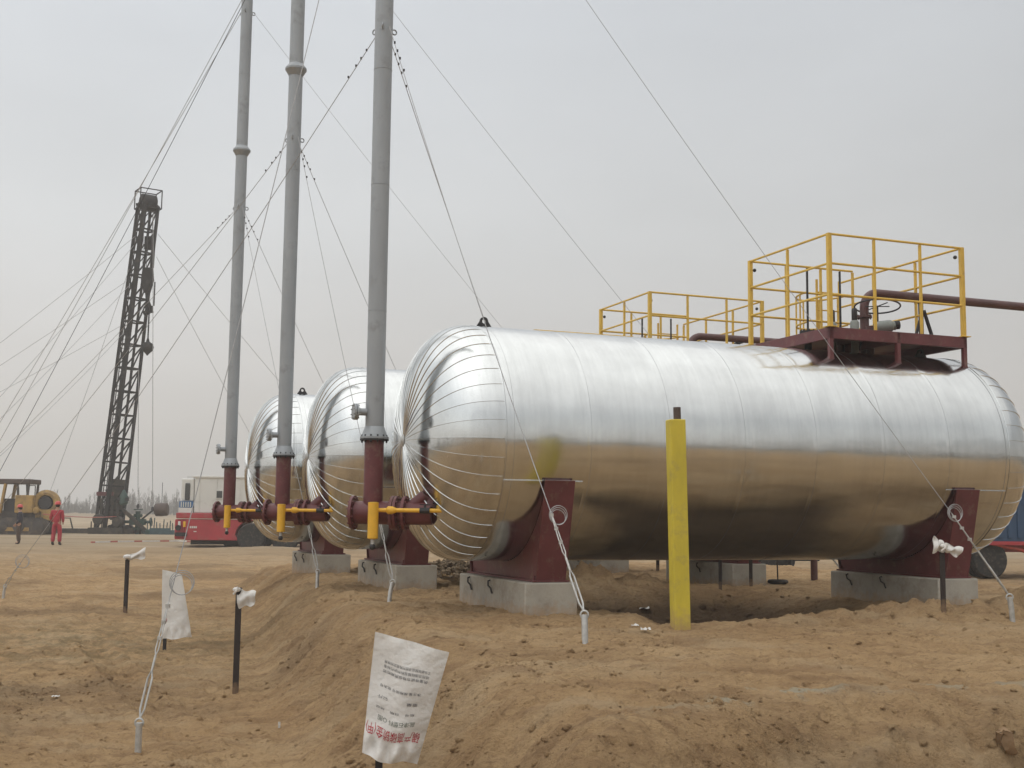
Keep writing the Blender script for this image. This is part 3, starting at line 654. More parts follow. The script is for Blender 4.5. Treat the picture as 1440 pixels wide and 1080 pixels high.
# ------------------------------------------------------------------ vent stacks
ZP = 1.60
SB = at(524.5, 700, 13.9); SB[2] = 0
STACKS = [SB, SB+S, SB+2*S+np.array([.05, 0, 0])]
LUG, TOPZ, HSTK = 7.3, 11.15, 12.4
def make_stack():
    t = thing('vent_stack', (SB[0], SB[1], 0), YAW, 'nearest grey vent stack on a maroon base pipe', 'vent stack', 'tall grey vent stacks')
    b = MB(); b.cyl((0, 0, ZP-.02), (0, 0, 2.40), .110, seg=24); b.build('base_pipe', 'maroon', t)
    b = MB(); b.cyl((0, 0, 2.42), (0, 0, HSTK), .107, seg=28)
    b.lathe([(.108, .15), (.118, .13), (.145, .02), (.145, .0)], (0, 0, 2.42), (0, 0, 1), 28) if False else None
    for z in (3.9, 5.4, 6.8, 9.9): b.ring((0, 0, z), (0, 0, 1), .107, .004, 28, 5)
    st = b.build('stack_pipe', 'grey_pipe', t)
    b = MB(); b.lathe([(.165, 0), (.165, .022), (.150, .026), (.112, .135), (.108, .14)], (0, 0, 2.415), (0, 0, 1), 28); b.build('bottom_flange', 'grey_pipe', t)
    b = MB(); b.lathe([(.165, 0), (.165, .018)], (0, 0, 2.394), (0, 0, 1), 28)
    for k in range(12):
        an = 2*math.pi*k/12; b.cyl((.145*math.cos(an), .145*math.sin(an), 2.37), (.145*math.cos(an), .145*math.sin(an), 2.46), .010, seg=6)
    b.build('companion_flange', 'black', t)
    b = MB(); b.lathe([(.108, 0), (.150, .075), (.165, .095), (.165, .125), (.150, .145), (.108, .20)], (0, 0, 8.30), (0, 0, 1), 28); b.build('joint_flange', 'grey_pipe', t)
    # side nozzle pointing away from the tank
    b = MB(); b.cyl((-.10, 0, 2.72), (-.20, 0, 2.72), .042, seg=16); b.flange((-.215, 0, 2.72), (1, 0, 0), .095, .022, 8, .009); b.flange((-.243, 0, 2.72), (1, 0, 0), .095, .022, 8, .009); b.build('side_nozzle', 'grey_pipe', t)
    # tee and drain line to the tank head
    e_ = np.array([.62, -.36, ZP-.03]); d = nrm(e_-np.array([0, 0, ZP-.03])); z0 = np.array([0, 0, ZP-.03])
    b = MB(); b.cyl(z0-d*.20, z0+d*.70, .132, seg=24); b.build('tee_pipe', 'maroon', t)
    for q in (-.225, .245, .285, .385):
        b = MB(); b.flange(z0+d*q, d, .195, .032, 12, .013); b.build('pipe_flange', 'maroon', t)
    b = MB(); b.tube([z0+d*.45+np.array([0, 0, .06]), z0+d*.58+np.array([0, 0, .17]), z0+d*.74+np.array([0, 0, .30])], .075, 14); b.flange(z0+d*.66+np.array([0, 0, .235]), d+np.array([0, 0, .85]), .125, .03, 8, .011); b.build('branch_pipe', 'maroon', t)
    # yellow pilot gas line
    y0 = np.array([-.055, -.24, 0])
    b = MB(); b.lathe([(.035, 1.275), (.060, 1.285), (.060, 1.685), (.035, 1.69)], y0, (0, 0, 1), 18); b.build('pilot_pot', 'gauge_yellow', t)
    b = MB(); b.cyl(y0+np.array([0, 0, 1.22]), y0+np.array([0, 0, 1.28]), .022, seg=10); b.build('drain_stub', 'galv', t)
    b = MB(); b.ball(y0+np.array([0, 0, 1.19]), .036, 12); b.build('drain_cock', 'black', t)
    p1 = np.array([.72, -.62, 1.60]); ya = y0+np.array([.05, 0, 1.60]); dd = p1-ya
    b = MB(); b.cyl(ya, ya+dd*.60, .024, seg=12); b.lathe([(.024, 0), (.045, .02), (.045, .07), (.024, .12)], ya+dd*.12, dd, 12); b.cyl(ya+dd*.72, p1, .024, seg=12); b.cyl(p1, p1+np.array([.06, .10, .05]), .024, seg=12); b.ball(p1, .034, 10)
    b.build('pilot_line', 'gauge_yellow', t)
    b = MB(); b.cyl(ya+dd*.59, ya+dd*.73, .034, seg=10); b.cyl(ya+dd*.66, ya+dd*.66+np.array([0, 0, .06]), .014, seg=8); b.box(ya+dd*.66+np.array([0, 0, .065]), (.12, .02, .012)); b.build('ball_valve', 'black', t)
    # guy lugs
    for z in (LUG, TOPZ):
        for an in (R_(0), R_(120), R_(240)):
            u = np.array([math.cos(an+R_(150)-YAW), math.sin(an+R_(150)-YAW), 0])
            b = MB(); b.ring(np.array([0, 0, z])+u*.135, np.cross(u, (0, 0, 1)), .03, .009, 14, 6); b.build('guy_lug', 'grey_pipe', t)
    return t
stack = make_stack()
copy_tree(stack, None, STACKS[1]-SB, 'middle grey vent stack on a maroon base pipe')
copy_tree(stack, None, STACKS[2]-SB, 'farthest and leftmost grey vent stack on a maroon base pipe')

# ------------------------------------------------------------------ ground anchors and guy wires
def make_anchor(p, lean, label):
    b = MB(); top = np.array([0, 0, .24]) + np.array([*lean, 0]); b.tube([(0, 0, -.15), top*.5, top], .028, 12)
    b.ring(top+np.array([0, 0, .0]), nrm((lean[1]+.01, -lean[0]+.3, 0)), .035, .009, 12, 6)
    o = b.build('ground_anchor', 'galv'); o.location = tuple(p); return tag(o, label, 'anchor', 'galvanised pipe anchors for the guy wires')
def catenary(p, q, sag, n=24):
    return [p+(q-p)*t - np.array([0, 0, sag*4*t*(1-t)]) for t in np.linspace(0, 1, n)]
def guy(p, q, label, group, r=.0045, sag=.12, m='wire', coil=None, turn=True, clamps=True, cat='guy wire'):
    p, q = np.asarray(p, float), np.asarray(q, float)
    t = thing('guy_wire', q, 0, label, cat, group)
    p = p-q; d = nrm(p)
    low = d*1.02 if turn else d*0
    b = MB(); b.tube(catenary(p, low, sag), r, 6); b.build('wire', m, t)
    if turn:
        s_ = MB(); u, v, _ = frame(d)
        s_.tube([d*.03, d*.10+u*.022, d*.36+u*.022, d*.43, d*.36-u*.022, d*.10-u*.022, d*.03], .009, 6); s_.cyl(d*.42, d*.55, .010, seg=8); s_.build('turnbuckle', 'galv', t)
        c = MB(); c.tube([d*.55, d*.60+u*.016, d*.78+u*.012, d*1.02], .006, 6); c.tube([d*.55, d*.60-u*.016, d*.78-u*.012, d*1.02], .006, 6)
        for q_ in (.70, .84, .98): c.box(d*q_, (.035, .03, .03))
        c.build('wire_loop', 'galv', t)
    if clamps:
        for q_ in (.28, .42, .55, .75):
            c = MB(); c.box(p-d*q_, (.02, .02, .026)); c.build('wire_clip', 'wire_dark', t)
    if coil is not None:
        c = MB(); cc = catenary(p, low, sag, 200)
        k = min(range(200), key=lambda i: abs(np.linalg.norm(cc[i])-coil[0])); ctr = cc[k]
        for j in range(3):
            R0 = coil[1]*(1-.08*j); ax = nrm(np.array([.25+.1*j, -1, .15*j]))
            off = np.array([coil[1]*.85*coil[2], 0, -coil[1]*.4-.01*j])
            c.ring(ctr+off, ax, R0, .0038, 28, 6)
        c.build('spare_coil', 'wire', t)
    return t
AN = {}
AN['front'] = ground(823, 905); AN['leftfront'] = ground(194, 1058); AN['right'] = ground(1425, 874); AN['left'] = ground(4, 842)
def gp(p): p = np.array(p, float); p[2] = gz(p[0], p[1]); return p
names3 = ('nearest', 'middle', 'farthest')
anc = {}
for k in range(3):
    for nm in ('front', 'leftfront', 'right', 'left'):
        q = AN[nm]+S*k
        if nm == 'front' and k == 1: q = ground(546, 846)
        if nm == 'leftfront' and k: continue
        if nm == 'left' and k: q = at(-70*k, 790, 20+9*k)
        if nm == 'right' and k: q = W(7.6, -2.9, 0, k-1)
        q = gp(q); 
        desc = {'front': 'below the front of the %s tank', 'leftfront': 'at the left foot of the bank for the %s stack', 'right': 'beyond the right end of the %s tank', 'left': 'far left on the low ground for the %s stack'}[nm] % names3[k]
        lean = {'front': (-.005, .05), 'leftfront': (.0, .0), 'right': (-.03, .0), 'left': (.03, 0)}[nm]
        if nm == 'front' and k == 1: lean = (.045, .05)
        make_anchor(q, lean, 'galvanised pipe anchor driven in '+desc)
        anc[nm, k] = q+np.array([*lean, .25])
for k in range(3):
    B = STACKS[k]; lg = lambda z, u: B+np.array([0, 0, z])+np.array([*(nrm(u)[:2]*.135), 0])
    who = names3[k]; grp = 'guy wires of the vent stacks'
    dirs = {nm: anc[nm, k][:2]-B[:2] for nm in ('front', 'leftfront', 'right', 'left') if (nm, k) in anc}
    guy(lg(LUG, (*dirs['front'], 0)), anc['front', k], 'lower guy wire of the %s stack to the anchor in front of the tank' % who, grp, .0045, .10, coil=(1.0, .085, 1) if k == 0 else None)
    guy(lg(LUG, (*dirs['left'], 0)), anc['left', k], 'lower guy wire of the %s stack to the far left anchor' % who, grp, .005, .15, coil=(1.2, .13, -.2) if k == 0 else None)
    guy(lg(LUG, (.3, .95, 0)), gp(np.array([1.25, 23.5, 0])+k*S), 'lower guy wire of the %s stack running back behind the tanks' % who, grp, .0045, .12, turn=False)
    guy(lg(TOPZ, (*dirs['right'], 0)), anc['right', k], 'long upper guy wire of the %s stack over the right end of the tank' % who, grp, .0034, .12, clamps=False, coil=(1.05, .09, .9) if k == 0 else None)
    if k == 0: guy(lg(TOPZ, (*dirs['leftfront'], 0)), anc['leftfront', k], 'upper guy wire of the nearest stack down to the anchor in the left foreground', grp, .0045, .10, clamps=False, coil=(1.25, .105, .7))
    tl = (at(-110, 800, 20), at(-117, 790, 26), at(-123, 782, 33))[k]
    guy(lg(TOPZ, (-1, .3, 0)), gp(tl), 'upper guy wire of the %s stack sloping out past the left edge' % who, grp, (.0042, .005, .006)[k], .15, m='wire_dark' if k == 0 else 'wire', turn=False, clamps=False)

# ------------------------------------------------------------------ yellow marker post
def marker_post():
    p = ground(957, 884)
    t = thing('marker_post', p, .22, 'bright yellow square post with a rusty stub on top in front of the nearest tank', 'post')
    lean = np.array([-.045, 0, 2.06])
    b = MB(); d = nrm(lean); b.box(lean/2-d*.1, (.165, .15, np.linalg.norm(lean)+.2), np.stack([nrm(np.cross((0, 1, 0), d)), np.array([0, 1, 0]), d], 1)); b.build('column', 'post_yellow', t, smooth=0, bevel=.012)
    b = MB(); q = lean+np.array([.02, 0, 0]); b.cyl(q-np.array([0, 0, .02]), q+np.array([-.004, 0, .125]), .038, seg=14); b.build('stub_pipe', 'drum', t)
marker_post()

# ------------------------------------------------------------------ stakes with rags, bags on stakes
def sheet(pts, thick=.004):
    """closed thin cloth from a grid of points (rows x cols)"""
    P = np.array(pts, float); r, c, _ = P.shape
    du = np.gradient(P, axis=0); dv = np.gradient(P, axis=1); nn = np.cross(du, dv); nn /= np.linalg.norm(nn, axis=2, keepdims=True)+1e-9
    vs = list((P+nn*thick/2).reshape(-1, 3))+list((P-nn*thick/2).reshape(-1, 3)); o = r*c; fs = []
    I = lambda i, j: i*c+j
    for i in range(r-1):
        for j in range(c-1):
            fs.append((I(i, j), I(i+1, j), I(i+1, j+1), I(i, j+1))); fs.append((o+I(i, j), o+I(i, j+1), o+I(i+1, j+1), o+I(i+1, j)))
    rim = [I(0, j) for j in range(c)]+[I(i, c-1) for i in range(1, r)]+[I(r-1, j) for j in range(c-2, -1, -1)]+[I(i, 0) for i in range(r-2, 0, -1)]
    for q in range(len(rim)):
        a_, b_ = rim[q], rim[(q+1) % len(rim)]; fs.append((a_, b_, o+b_, o+a_))
    return vs, fs
def stake(px, py, ptop, label, rag=None, wpx=8.5, group='dark marker stakes'):
    p = ground(px, py); Y = p[1]; h = (py-ptop)*Y/F; w_ = wpx*Y/F
    t = thing('marker_stake', p, random.uniform(-.3, .3), label, 'stake', group)
    b = MB(); b.box((0, 0, h/2-.12), (w_, w_*.8, h+.24)); b.build('stake_shaft', 'stake', t, smooth=0, bevel=.005)
    return p, Y, h
def rag(px, py, p, Y, quad, label, knot=None):
    """quad: pixel corners of the cloth, built at the stake's own distance with folds"""
    n = 12; g = np.zeros((n, n, 3)); c0 = at(px, py, Y)
    P = [at(*q, Y) for q in quad]
    for i in range(n):
        for j in range(n):
            u, v = i/(n-1), j/(n-1)
            q = (P[0]*(1-u)+P[3]*u)*(1-v) + (P[1]*(1-u)+P[2]*u)*v
            q = q + np.array([0, 1, 0])*(.022*math.sin(7*u+3*v)+.018*math.sin(11*v+2*u)+.03*(v-.3))*1.0 + np.array([0, 0, 1])*.012*math.sin(9*v+4*u)
            g[i, j] = q-c0
    b = MB(); b.add(*sheet(g, .006)); o = b.build('rag', 'cloth', None, smooth=60)
    if knot is not None:
        k = at(*knot, Y)-c0; kb = MB(); kb.ball(k, .035*Y/12, 10, (1.2, 1, .7)); kb.tube([k+np.array([-.03, -.02, -.05]), k+np.array([0, -.04, -.02]), k+np.array([.02, -.03, .03])], .012, 6); kb.build('knot', 'cloth', o)
    o.location = tuple(c0); tag(o, label, 'rag', 'white rags tied to stakes')
    return o
p, Y, h = stake(331, 974, 832, 'tall dark stake with a white rag flag at the foot of the bank', wpx=8)
rag(333, 832, p, Y-.04, [(331, 828), (360, 832), (357, 851), (335, 855)], 'white square rag tied to the tall stake at the foot of the bank', (333, 829))
p, Y, h = stake(176, 861, 786, 'dark stake with a white pointed rag on the left low ground', wpx=5)
rag(178, 786, p, Y-.04, [(177, 783), (205, 770), (203, 786), (181, 787)], 'white pointed rag on the left low ground stake', (179, 783))
p, Y, h = stake(1327, 861, 768, 'dark stake with a knotted white rag by the right saddle of the nearest tank', wpx=6.5)
rag(1327, 765, p, Y-.05, [(1313, 754), (1327, 762), (1330, 775), (1312, 777)], 'left half of the knotted white rag by the right saddle', (1327, 768))
rag(1329, 768, p, Y-.06, [(1328, 764), (1355, 771), (1347, 784), (1330, 775)], 'right half of the knotted white rag by the right saddle')
for px, py, pt in ((1013, 829, 790), (1056, 824, 788), (925, 803, 783)):
    stake(px, py, pt, 'short dark stake seen under the nearest tank at x of the gap %s' % {1013: 'beside the middle footing', 1056: 'in front of the middle footing', 925: 'left of the yellow post'}[px] if False else {1013: 'short dark stake standing just left of the pale face of the middle right footing', 1056: 'thin dark stake in front of the pale end of the middle right footing', 925: 'thin dark stake seen under the nearest tank left of the yellow post'}[px], wpx=4.5)
# loops of wire rope round the crossing guy etc. are parts of the guys

def text_part(body, size, m, parent, mtx, align='LEFT'):
    c = bpy.data.curves.new('print', 'FONT'); c.body = body; c.size = size; c.align_x = align; c.resolution_u = 1
    o = bpy.data.objects.new('print', c); scene.collection.objects.link(o)
    dg = bpy.context.evaluated_depsgraph_get(); me = bpy.data.meshes.new_from_object(o.evaluated_get(dg))
    bpy.data.objects.remove(o); return me
def bag(quad, Y, label, prints, stake_px, seed, folds=.02, plump=.05):
    """an empty woven sack pulled upside down over a stake: quad = TL, TR, BR, BL pixels"""
    c0 = at(*stake_px, Y); n = 30; r = np.random.default_rng(seed)
    P = [at(*q, Y) for q in quad]; ph = r.uniform(0, 6.28, 6)
    def surf(u, v, side):
        q = (P[0]*(1-u)+P[3]*u)*(1-v) + (P[1]*(1-u)+P[2]*u)*v
        wv = folds*(math.sin(5*v+2.5*u+ph[0])+.5*math.sin(11*v-5*u+ph[1])+.4*math.sin(17*u*u+6*v+ph[2])*u)
        cr_ = folds*1.3*math.exp(-((u-.93)/.07)**2)*math.sin(23*v+ph[3]) + folds*.35*(abs(math.sin(4.2*v-7*u+ph[5]))-.6) + folds*.5*math.exp(-((u-.04)/.05)**2)*math.sin(15*v)
        bulge = plump*(math.sin(math.pi*v)**.7)*(.25+.75*u)
        return q + np.array([0, -1, 0])*(bulge*side*-1*-1 if False else bulge*side) + np.array([0, 1, 0])*(wv+cr_)*.6 + np.array([0, 0, 1])*(.35*folds*math.sin(9*v+ph[4])*u)
    t = thing('woven_bag', c0, 0, label, 'bag', 'white woven bags pulled over stakes')
    b = MB(); vs, fs = [], []
    for side in (1, -1):
        o = len(vs)
        for i in range(n+1):
            for j in range(n+1): vs.append(surf(i/n, j/n, side)-c0)
        for i in range(n):
            for j in range(n):
                f = (o+i*(n+1)+j, o+(i+1)*(n+1)+j, o+(i+1)*(n+1)+j+1, o+i*(n+1)+j+1); fs.append(f if side > 0 else f[::-1])
    b.add(vs, fs); sk = b.build('sack', 'cloth', t, smooth=60)
    for body, u0, v0, hgt, wid, m in prints:      # lettering follows the sack, upside down
        me = text_part(body, 1.0, m, None, None)
        co = np.array([v.co[:] for v in me.vertices]);
        if not len(co): continue
        mn, mx_ = co.min(0), co.max(0); sc = np.maximum(mx_-mn, 1e-6)
        for i, v in enumerate(me.vertices):
            uu = u0 - hgt*(0 - (co[i, 1]-mn[1])/sc[1])*1.0; vv = v0 - wid*(co[i, 0]-mn[0])/sc[0]
            q = surf(min(max(uu, 0), 1), min(max(vv, 0), 1), 1)-c0; v.co = tuple(q+np.array([0, -.004, 0]))
        me.materials.append(M[m]); ob = bpy.data.objects.new('printed_lettering', me); scene.collection.objects.link(ob); ob.parent = sk
    st = MB(); g = gz(c0[0], c0[1]); top = (P[0]+P[1])/2-c0
    st.beam((.01, .03, g-c0[2]-.15), (.01, .03, .06), .045, .04); st.build('stake_shaft', 'black', t, smooth=0)
    return t
bag([(527, 889), (632, 917), (586, 1076), (509, 1060)], 7.35, 'white printed woven bag pulled over a stake in the foreground', [
    ('盐津石塑料 ○图', .655, .80, .042, .60, 'ink_green'),
    ('磺产高碳锁金(甲)', .725, .92, .105, .90, 'ink_red'),
    ('工业级硅酸盐添加剂及稳定剂专用', .205, .84, .026, .66, 'ink_grey'),
    ('适用范围硅酸盐粉剂执行标准', .245, .835, .026, .66, 'ink_grey'),
    ('质量等级合格保质期检验', .285, .83, .026, .66, 'ink_grey'),
    ('净含量:规格编号 批次号', .405, .78, .024, .62, 'ink_grey'),
    ('重量            公斤', .495, .77, .026, .62, 'ink_grey'),
    ('批号    日期    地址', .585, .76, .020, .62, 'ink_grey'),
], (530, 1066), 3, .036, .06)
bag([(229, 801), (256, 808), (270, 896), (226, 899)], 17.4, 'white woven bag on a stake halfway along the left foot of the bank', [('印', .70, .22, .055, .15, 'ink_red')], (230, 898), 5, .025, .06)

# ------------------------------------------------------------------ rubble, litter, dark box and stakes under the tanks
def rubble_pile():
    b = MB(); c = ground(634, 816); g = c[2]
    for k in range(420):
        x, y = random.gauss(0, .42), random.gauss(0, .3); hz = .40*max(0, 1-(x*x/.9+y*y/.5)); r = random.uniform(.015, .06); o = len(b.v)
        b.ball((x, y, hz*random.uniform(.75, 1)), r, 6, (random.uniform(.7, 1.3), random.uniform(.7, 1.3), random.uniform(.5, 1)))
        for q in range(o, len(b.v)): b.v[q] = tuple(np.array(b.v[q])+rng.normal(0, r*.18, 3))
    o = b.build('rubble', 'rubble', None, smooth=25); o.location = (c[0], c[1], g-.03); kind(o, 'stuff')
rubble_pile()
for i, (px, py, lab) in enumerate(((906, 859, 'crumpled white scrap in the ditch left of the yellow post'), (893, 882, 'small white scrap on the dirt left of the yellow post foot'), (908, 890, 'flat white scrap just left of the yellow post foot'), (392, 1026, 'thin white scrap standing on the low ground'), (78, 982, 'small white scrap on the low ground at far left'))):
    p = ground(px, py); s_ = (14, 10, 14, 5, 9)[i]*p[1]/F
    n = 7; g = np.zeros((n, n, 3)); r = np.random.default_rng(i)
    for a in range(n):
        for b_ in range(n): g[a, b_] = ((a/(n-1)-.5)*s_, (b_/(n-1)-.5)*s_*.8, .012+.12*s_*abs(r.normal()))
    if i == 3: g = g[:, :, [0, 2, 1]]*np.array([.6, 1, 2.2])+np.array([0, 0, s_])
    m = MB(); m.add(*sheet(g, .003)); o = m.build('plastic_scrap', 'litter', None, smooth=40); o.location = tuple(p); tag(o, lab, 'litter', 'white scraps lying on the dirt')
def rock():
    p = ground(1415, 1055); b = MB(); b.ball((0, 0, 0), .10, 10, (.55, .7, 1.1)); v = np.array(b.v); v += .012*rng.standard_normal(v.shape); b.v = [tuple(q) for q in v]
    o = b.build('stone', 'clod', None, smooth=30); o.location = (p[0], p[1], p[2]+.02); o.rotation_euler = (.5, -.6, .2); tag(o, 'lone brown stone on the bank at the lower right', 'stone')
rock()

# ------------------------------------------------------------------ flat-bed truck with blue container behind the right end
def wheel(b_t, c, r, w_, parent, ax=(0, 1, 0)):
    ax = nrm(ax); t_ = MB(); t_.lathe([(r*.55, -w_/2), (r*.92, -w_/2), (r, -w_*.32), (r, w_*.32), (r*.92, w_/2), (r*.55, w_/2)], c, ax, 28)
    o = t_.build('wheel', 'rubber', parent)
    h = MB(); h.lathe([(r*.56, -w_*.36), (r*.50, -w_*.30), (r*.30, -w_*.12), (r*.22, -w_*.34), (r*.12, -w_*.40)], c, ax, 20); h.lathe([(r*.56, w_*.30), (r*.2, w_*.36)], c, ax, 20)
    h.build('rim', b_t, o); return o
def trailer():
    p = at(1392, 812, 33); p[2] = gz(p[0], p[1])
    t = thing('container_truck', p, YAW*.4, 'blue container on a red framed truck bed behind the right end of the tanks', 'truck')
    fr = MB(); fr.beam((-6.4, .4, .82), (3.5, .4, .82), .14, .22); fr.beam((-6.4, 1.7, .82), (3.5, 1.7, .82), .14, .22)
    for x in np.arange(-6, 3.6, 1.2): fr.box((x, 1.05, .82), (.12, 1.2, .14))
    fr.build('chassis', 'orange_red', t, smooth=0)
    cb = MB(); cb.box((.3, 1.05, 2.25), (6.0, 2.4, 2.5))
    for x in np.arange(-2.55, 3.2, .28): cb.box((x, -.165, 2.25), (.12, .05, 2.3))
    cb.build('container', 'blue_dark', t, smooth=0)
    ra = MB(); ra.beam((-2.7, -.14, .96), (3.3, -.14, .96), .08, .10); ra.build('container_rail', 'red_truck', t, smooth=0)
    st = MB(); st.tube([(.0, -.05, .95), (.9, -.05, .78), (2.2, -.05, .30), (2.4, -.05, .25)], .05, 8); st.build('draw_bar', 'orange_red', t)
    for x in (0, -6.0):
        for y in (.05, .42, 1.75, 2.1): wheel('rim', (x-(.35 if y > 1 else 0), y, .50), .50, .26, t)
    mf = MB(); mf.box((-5.25, .25, .72), (.9, .5, .55)); mf.box((-5.7, .0, .55), (.05, .55, .5)); mf.build('fuel_tank', 'black', t, smooth=0, bevel=.03)
    jk = MB(); jk.beam((2.0, .1, 0), (2.0, .1, .6), .06); jk.box((2.0, .1, .03), (.3, .3, .05)); jk.build('jack', 'black', t)
trailer()
# thin rod with a rubber ring seen under the tank
p = ground(1094, 822); t = thing('ring_rod', p, 0, 'thin rod standing in a dark rubber ring, seen under the nearest tank', 'rod')
b = MB(); b.cyl((0, 0, 0), (-.02, 0, .85), .012, seg=6); b.cyl((0, 0, .50), (.12, 0, .56), .010, seg=6); b.build('rod', 'stake', t)
b = MB(); b.ring((0, 0, .035), (0, 0, 1), .14, .035, 24, 8); b.build('rubber_ring', 'rubber', t)

# ------------------------------------------------------------------ red truck with white cabin (left distance)
def red_truck():
    Y = 52.0; s_ = Y/F; o = at(246, 768, Y); o[2] = gz(o[0], o[1])
    X = lambda px: (px-246)*s_
    Z = lambda py: (767.5-py)*s_
    t = thing('rig_truck', o, 0.04, 'red truck with a white box cabin parked left behind the vent stacks', 'truck')
    b = MB(); wc, wz, wr = X(352), Z(752), .60
    prof = [(X(258), Z(758)), (X(258), Z(728)), (X(430), Z(727)), (X(430), Z(745))]
    arch = [(wc+.72*math.cos(q), wz+.72*math.sin(q)) for q in np.linspace(.12, math.pi-.12, 12)]
    prof = [(X(258), Z(757)), (X(334), Z(757))] + arch[::-1] + [(X(372), Z(757)) if False else (X(376), Z(752)), (X(440), Z(752)), (X(440), Z(728)), (X(258), Z(728))]
    b.prism(prof, (0, 1.2, 0), (1, 0, 0), (0, 0, 1), (0, 1, 0), 2.4); b.build('body', 'red_truck', t, smooth=0, bevel=.03)
    b = MB(); b.box((X(251), 1.2, Z(742)), (X(258)-X(244), 2.3, Z(728)-Z(756))); b.build('front_panel', 'red_truck', t, smooth=0, bevel=.05)
    b = MB(); b.box(((X(246)+X(312))/2, 1.2, Z(723)), (X(312)-X(246), 2.5, Z(719)-Z(727))); b.build('bumper_deck', 'red_truck', t, smooth=0, bevel=.04)
    for px in (251, 258):
        b = MB(); b.box((X(px), -.02, Z(735)), (.11, .06, .24)); b.build('headlight', 'gauge_yellow' if px == 258 else 'white', t, bevel=.02)
    b = MB(); b.box((X(254), -.03, Z(749)), (.5, .1, .16)); b.cyl((X(250), -.04, Z(740)), (X(250), -.12, Z(740)), .12, seg=12); b.build('tow_gear', 'black', t, smooth=0)
    b = MB(); b.box(((X(269)+X(346))/2, 1.3, (Z(669)+Z(719))/2), (X(346)-X(269), 2.3, Z(669)-Z(719))); cb = b.build('box_cabin', 'white', t, smooth=0, bevel=.03)
    b = MB(); b.box(((X(268)+X(347))/2, 1.3, Z(668.5)), (X(347)-X(268)+.1, 2.42, .09)); b.build('cabin_roof', 'white', cb, smooth=0, bevel=.02)
    b = MB(); b.box((X(304), .13, Z(693)), (.24, .05, .30)); b.build('cabin_window', 'glass', cb, smooth=0)
    b = MB(); b.box((X(304), .14, Z(693)), (.32, .05, .38)); b.build('window_frame', 'white', cb, smooth=0)
    for px in (276, 300, 333):
        b = MB(); b.box((X(px), .14, (Z(671)+Z(718))/2), (.025, .03, Z(671)-Z(718))); b.build('panel_joint', 'white', cb, smooth=0)
    b = MB(); b.box((X(259), .9, (Z(671)+Z(703))/2), (X(268)-X(250), 1.4, Z(671)-Z(703))); cd_ = b.build('driver_cab', 'white', t, smooth=0, bevel=.06)
    b = MB(); b.box((X(259), .18, Z(689.5)), (X(262.5)-X(255.5), .06, Z(677.5)-Z(701.5))); b.build('cab_window', 'glass', cd_, smooth=0, bevel=.03)
    for i in range(7):
        b = MB(); b.cyl((X(256)+i*.05, .5, Z(672)), (X(256)+i*.05, .5, Z(667.5)), .012, seg=5); b.build('roof_rail', 'galv', cd_)
    b = MB(); b.box((X(258), .9, (Z(703)+Z(712))/2), (X(268)-X(249), 1.5, Z(703)-Z(712)-.01)); b.build('blue_panel', 'blue', t, smooth=0)
    b = MB()
    for i in range(5): b.box((X(251.5+3.2*i), .12, Z(707.5)), (.04, .04, Z(704)-Z(711)))
    b.build('grille_bars', 'white', t, smooth=0)
    b = MB(); b.box((X(258), .9, (Z(712)+Z(719))/2), (X(268)-X(248), 1.6, Z(712)-Z(719)-.01)); b.build('white_bumper', 'white', t, smooth=0)
    b = MB()
    for i in range(4): b.box((X(266.5+2.6*i), -.012, Z(739)), (.055, .02, .09))
    b.box((X(273), -.012, Z(745)), (.12, .02, .04)); b.build('white_marks', 'white', t, smooth=0)
    wheel('rim', (wc, -.05, wz), wr, .42, t); wheel('rim', (wc-1.05, 1.9, wz-.02), wr, .42, t); wheel('rim', (wc+1.4, .1, wz), wr, .42, t); wheel('rim', (wc, 2.2, wz), wr, .42, t)
    b = MB(); b.beam((X(264), .6, Z(760)), (X(430), .6, Z(758)), .3, .2); b.build('axle_frame', 'black', t, smooth=0)
red_truck()

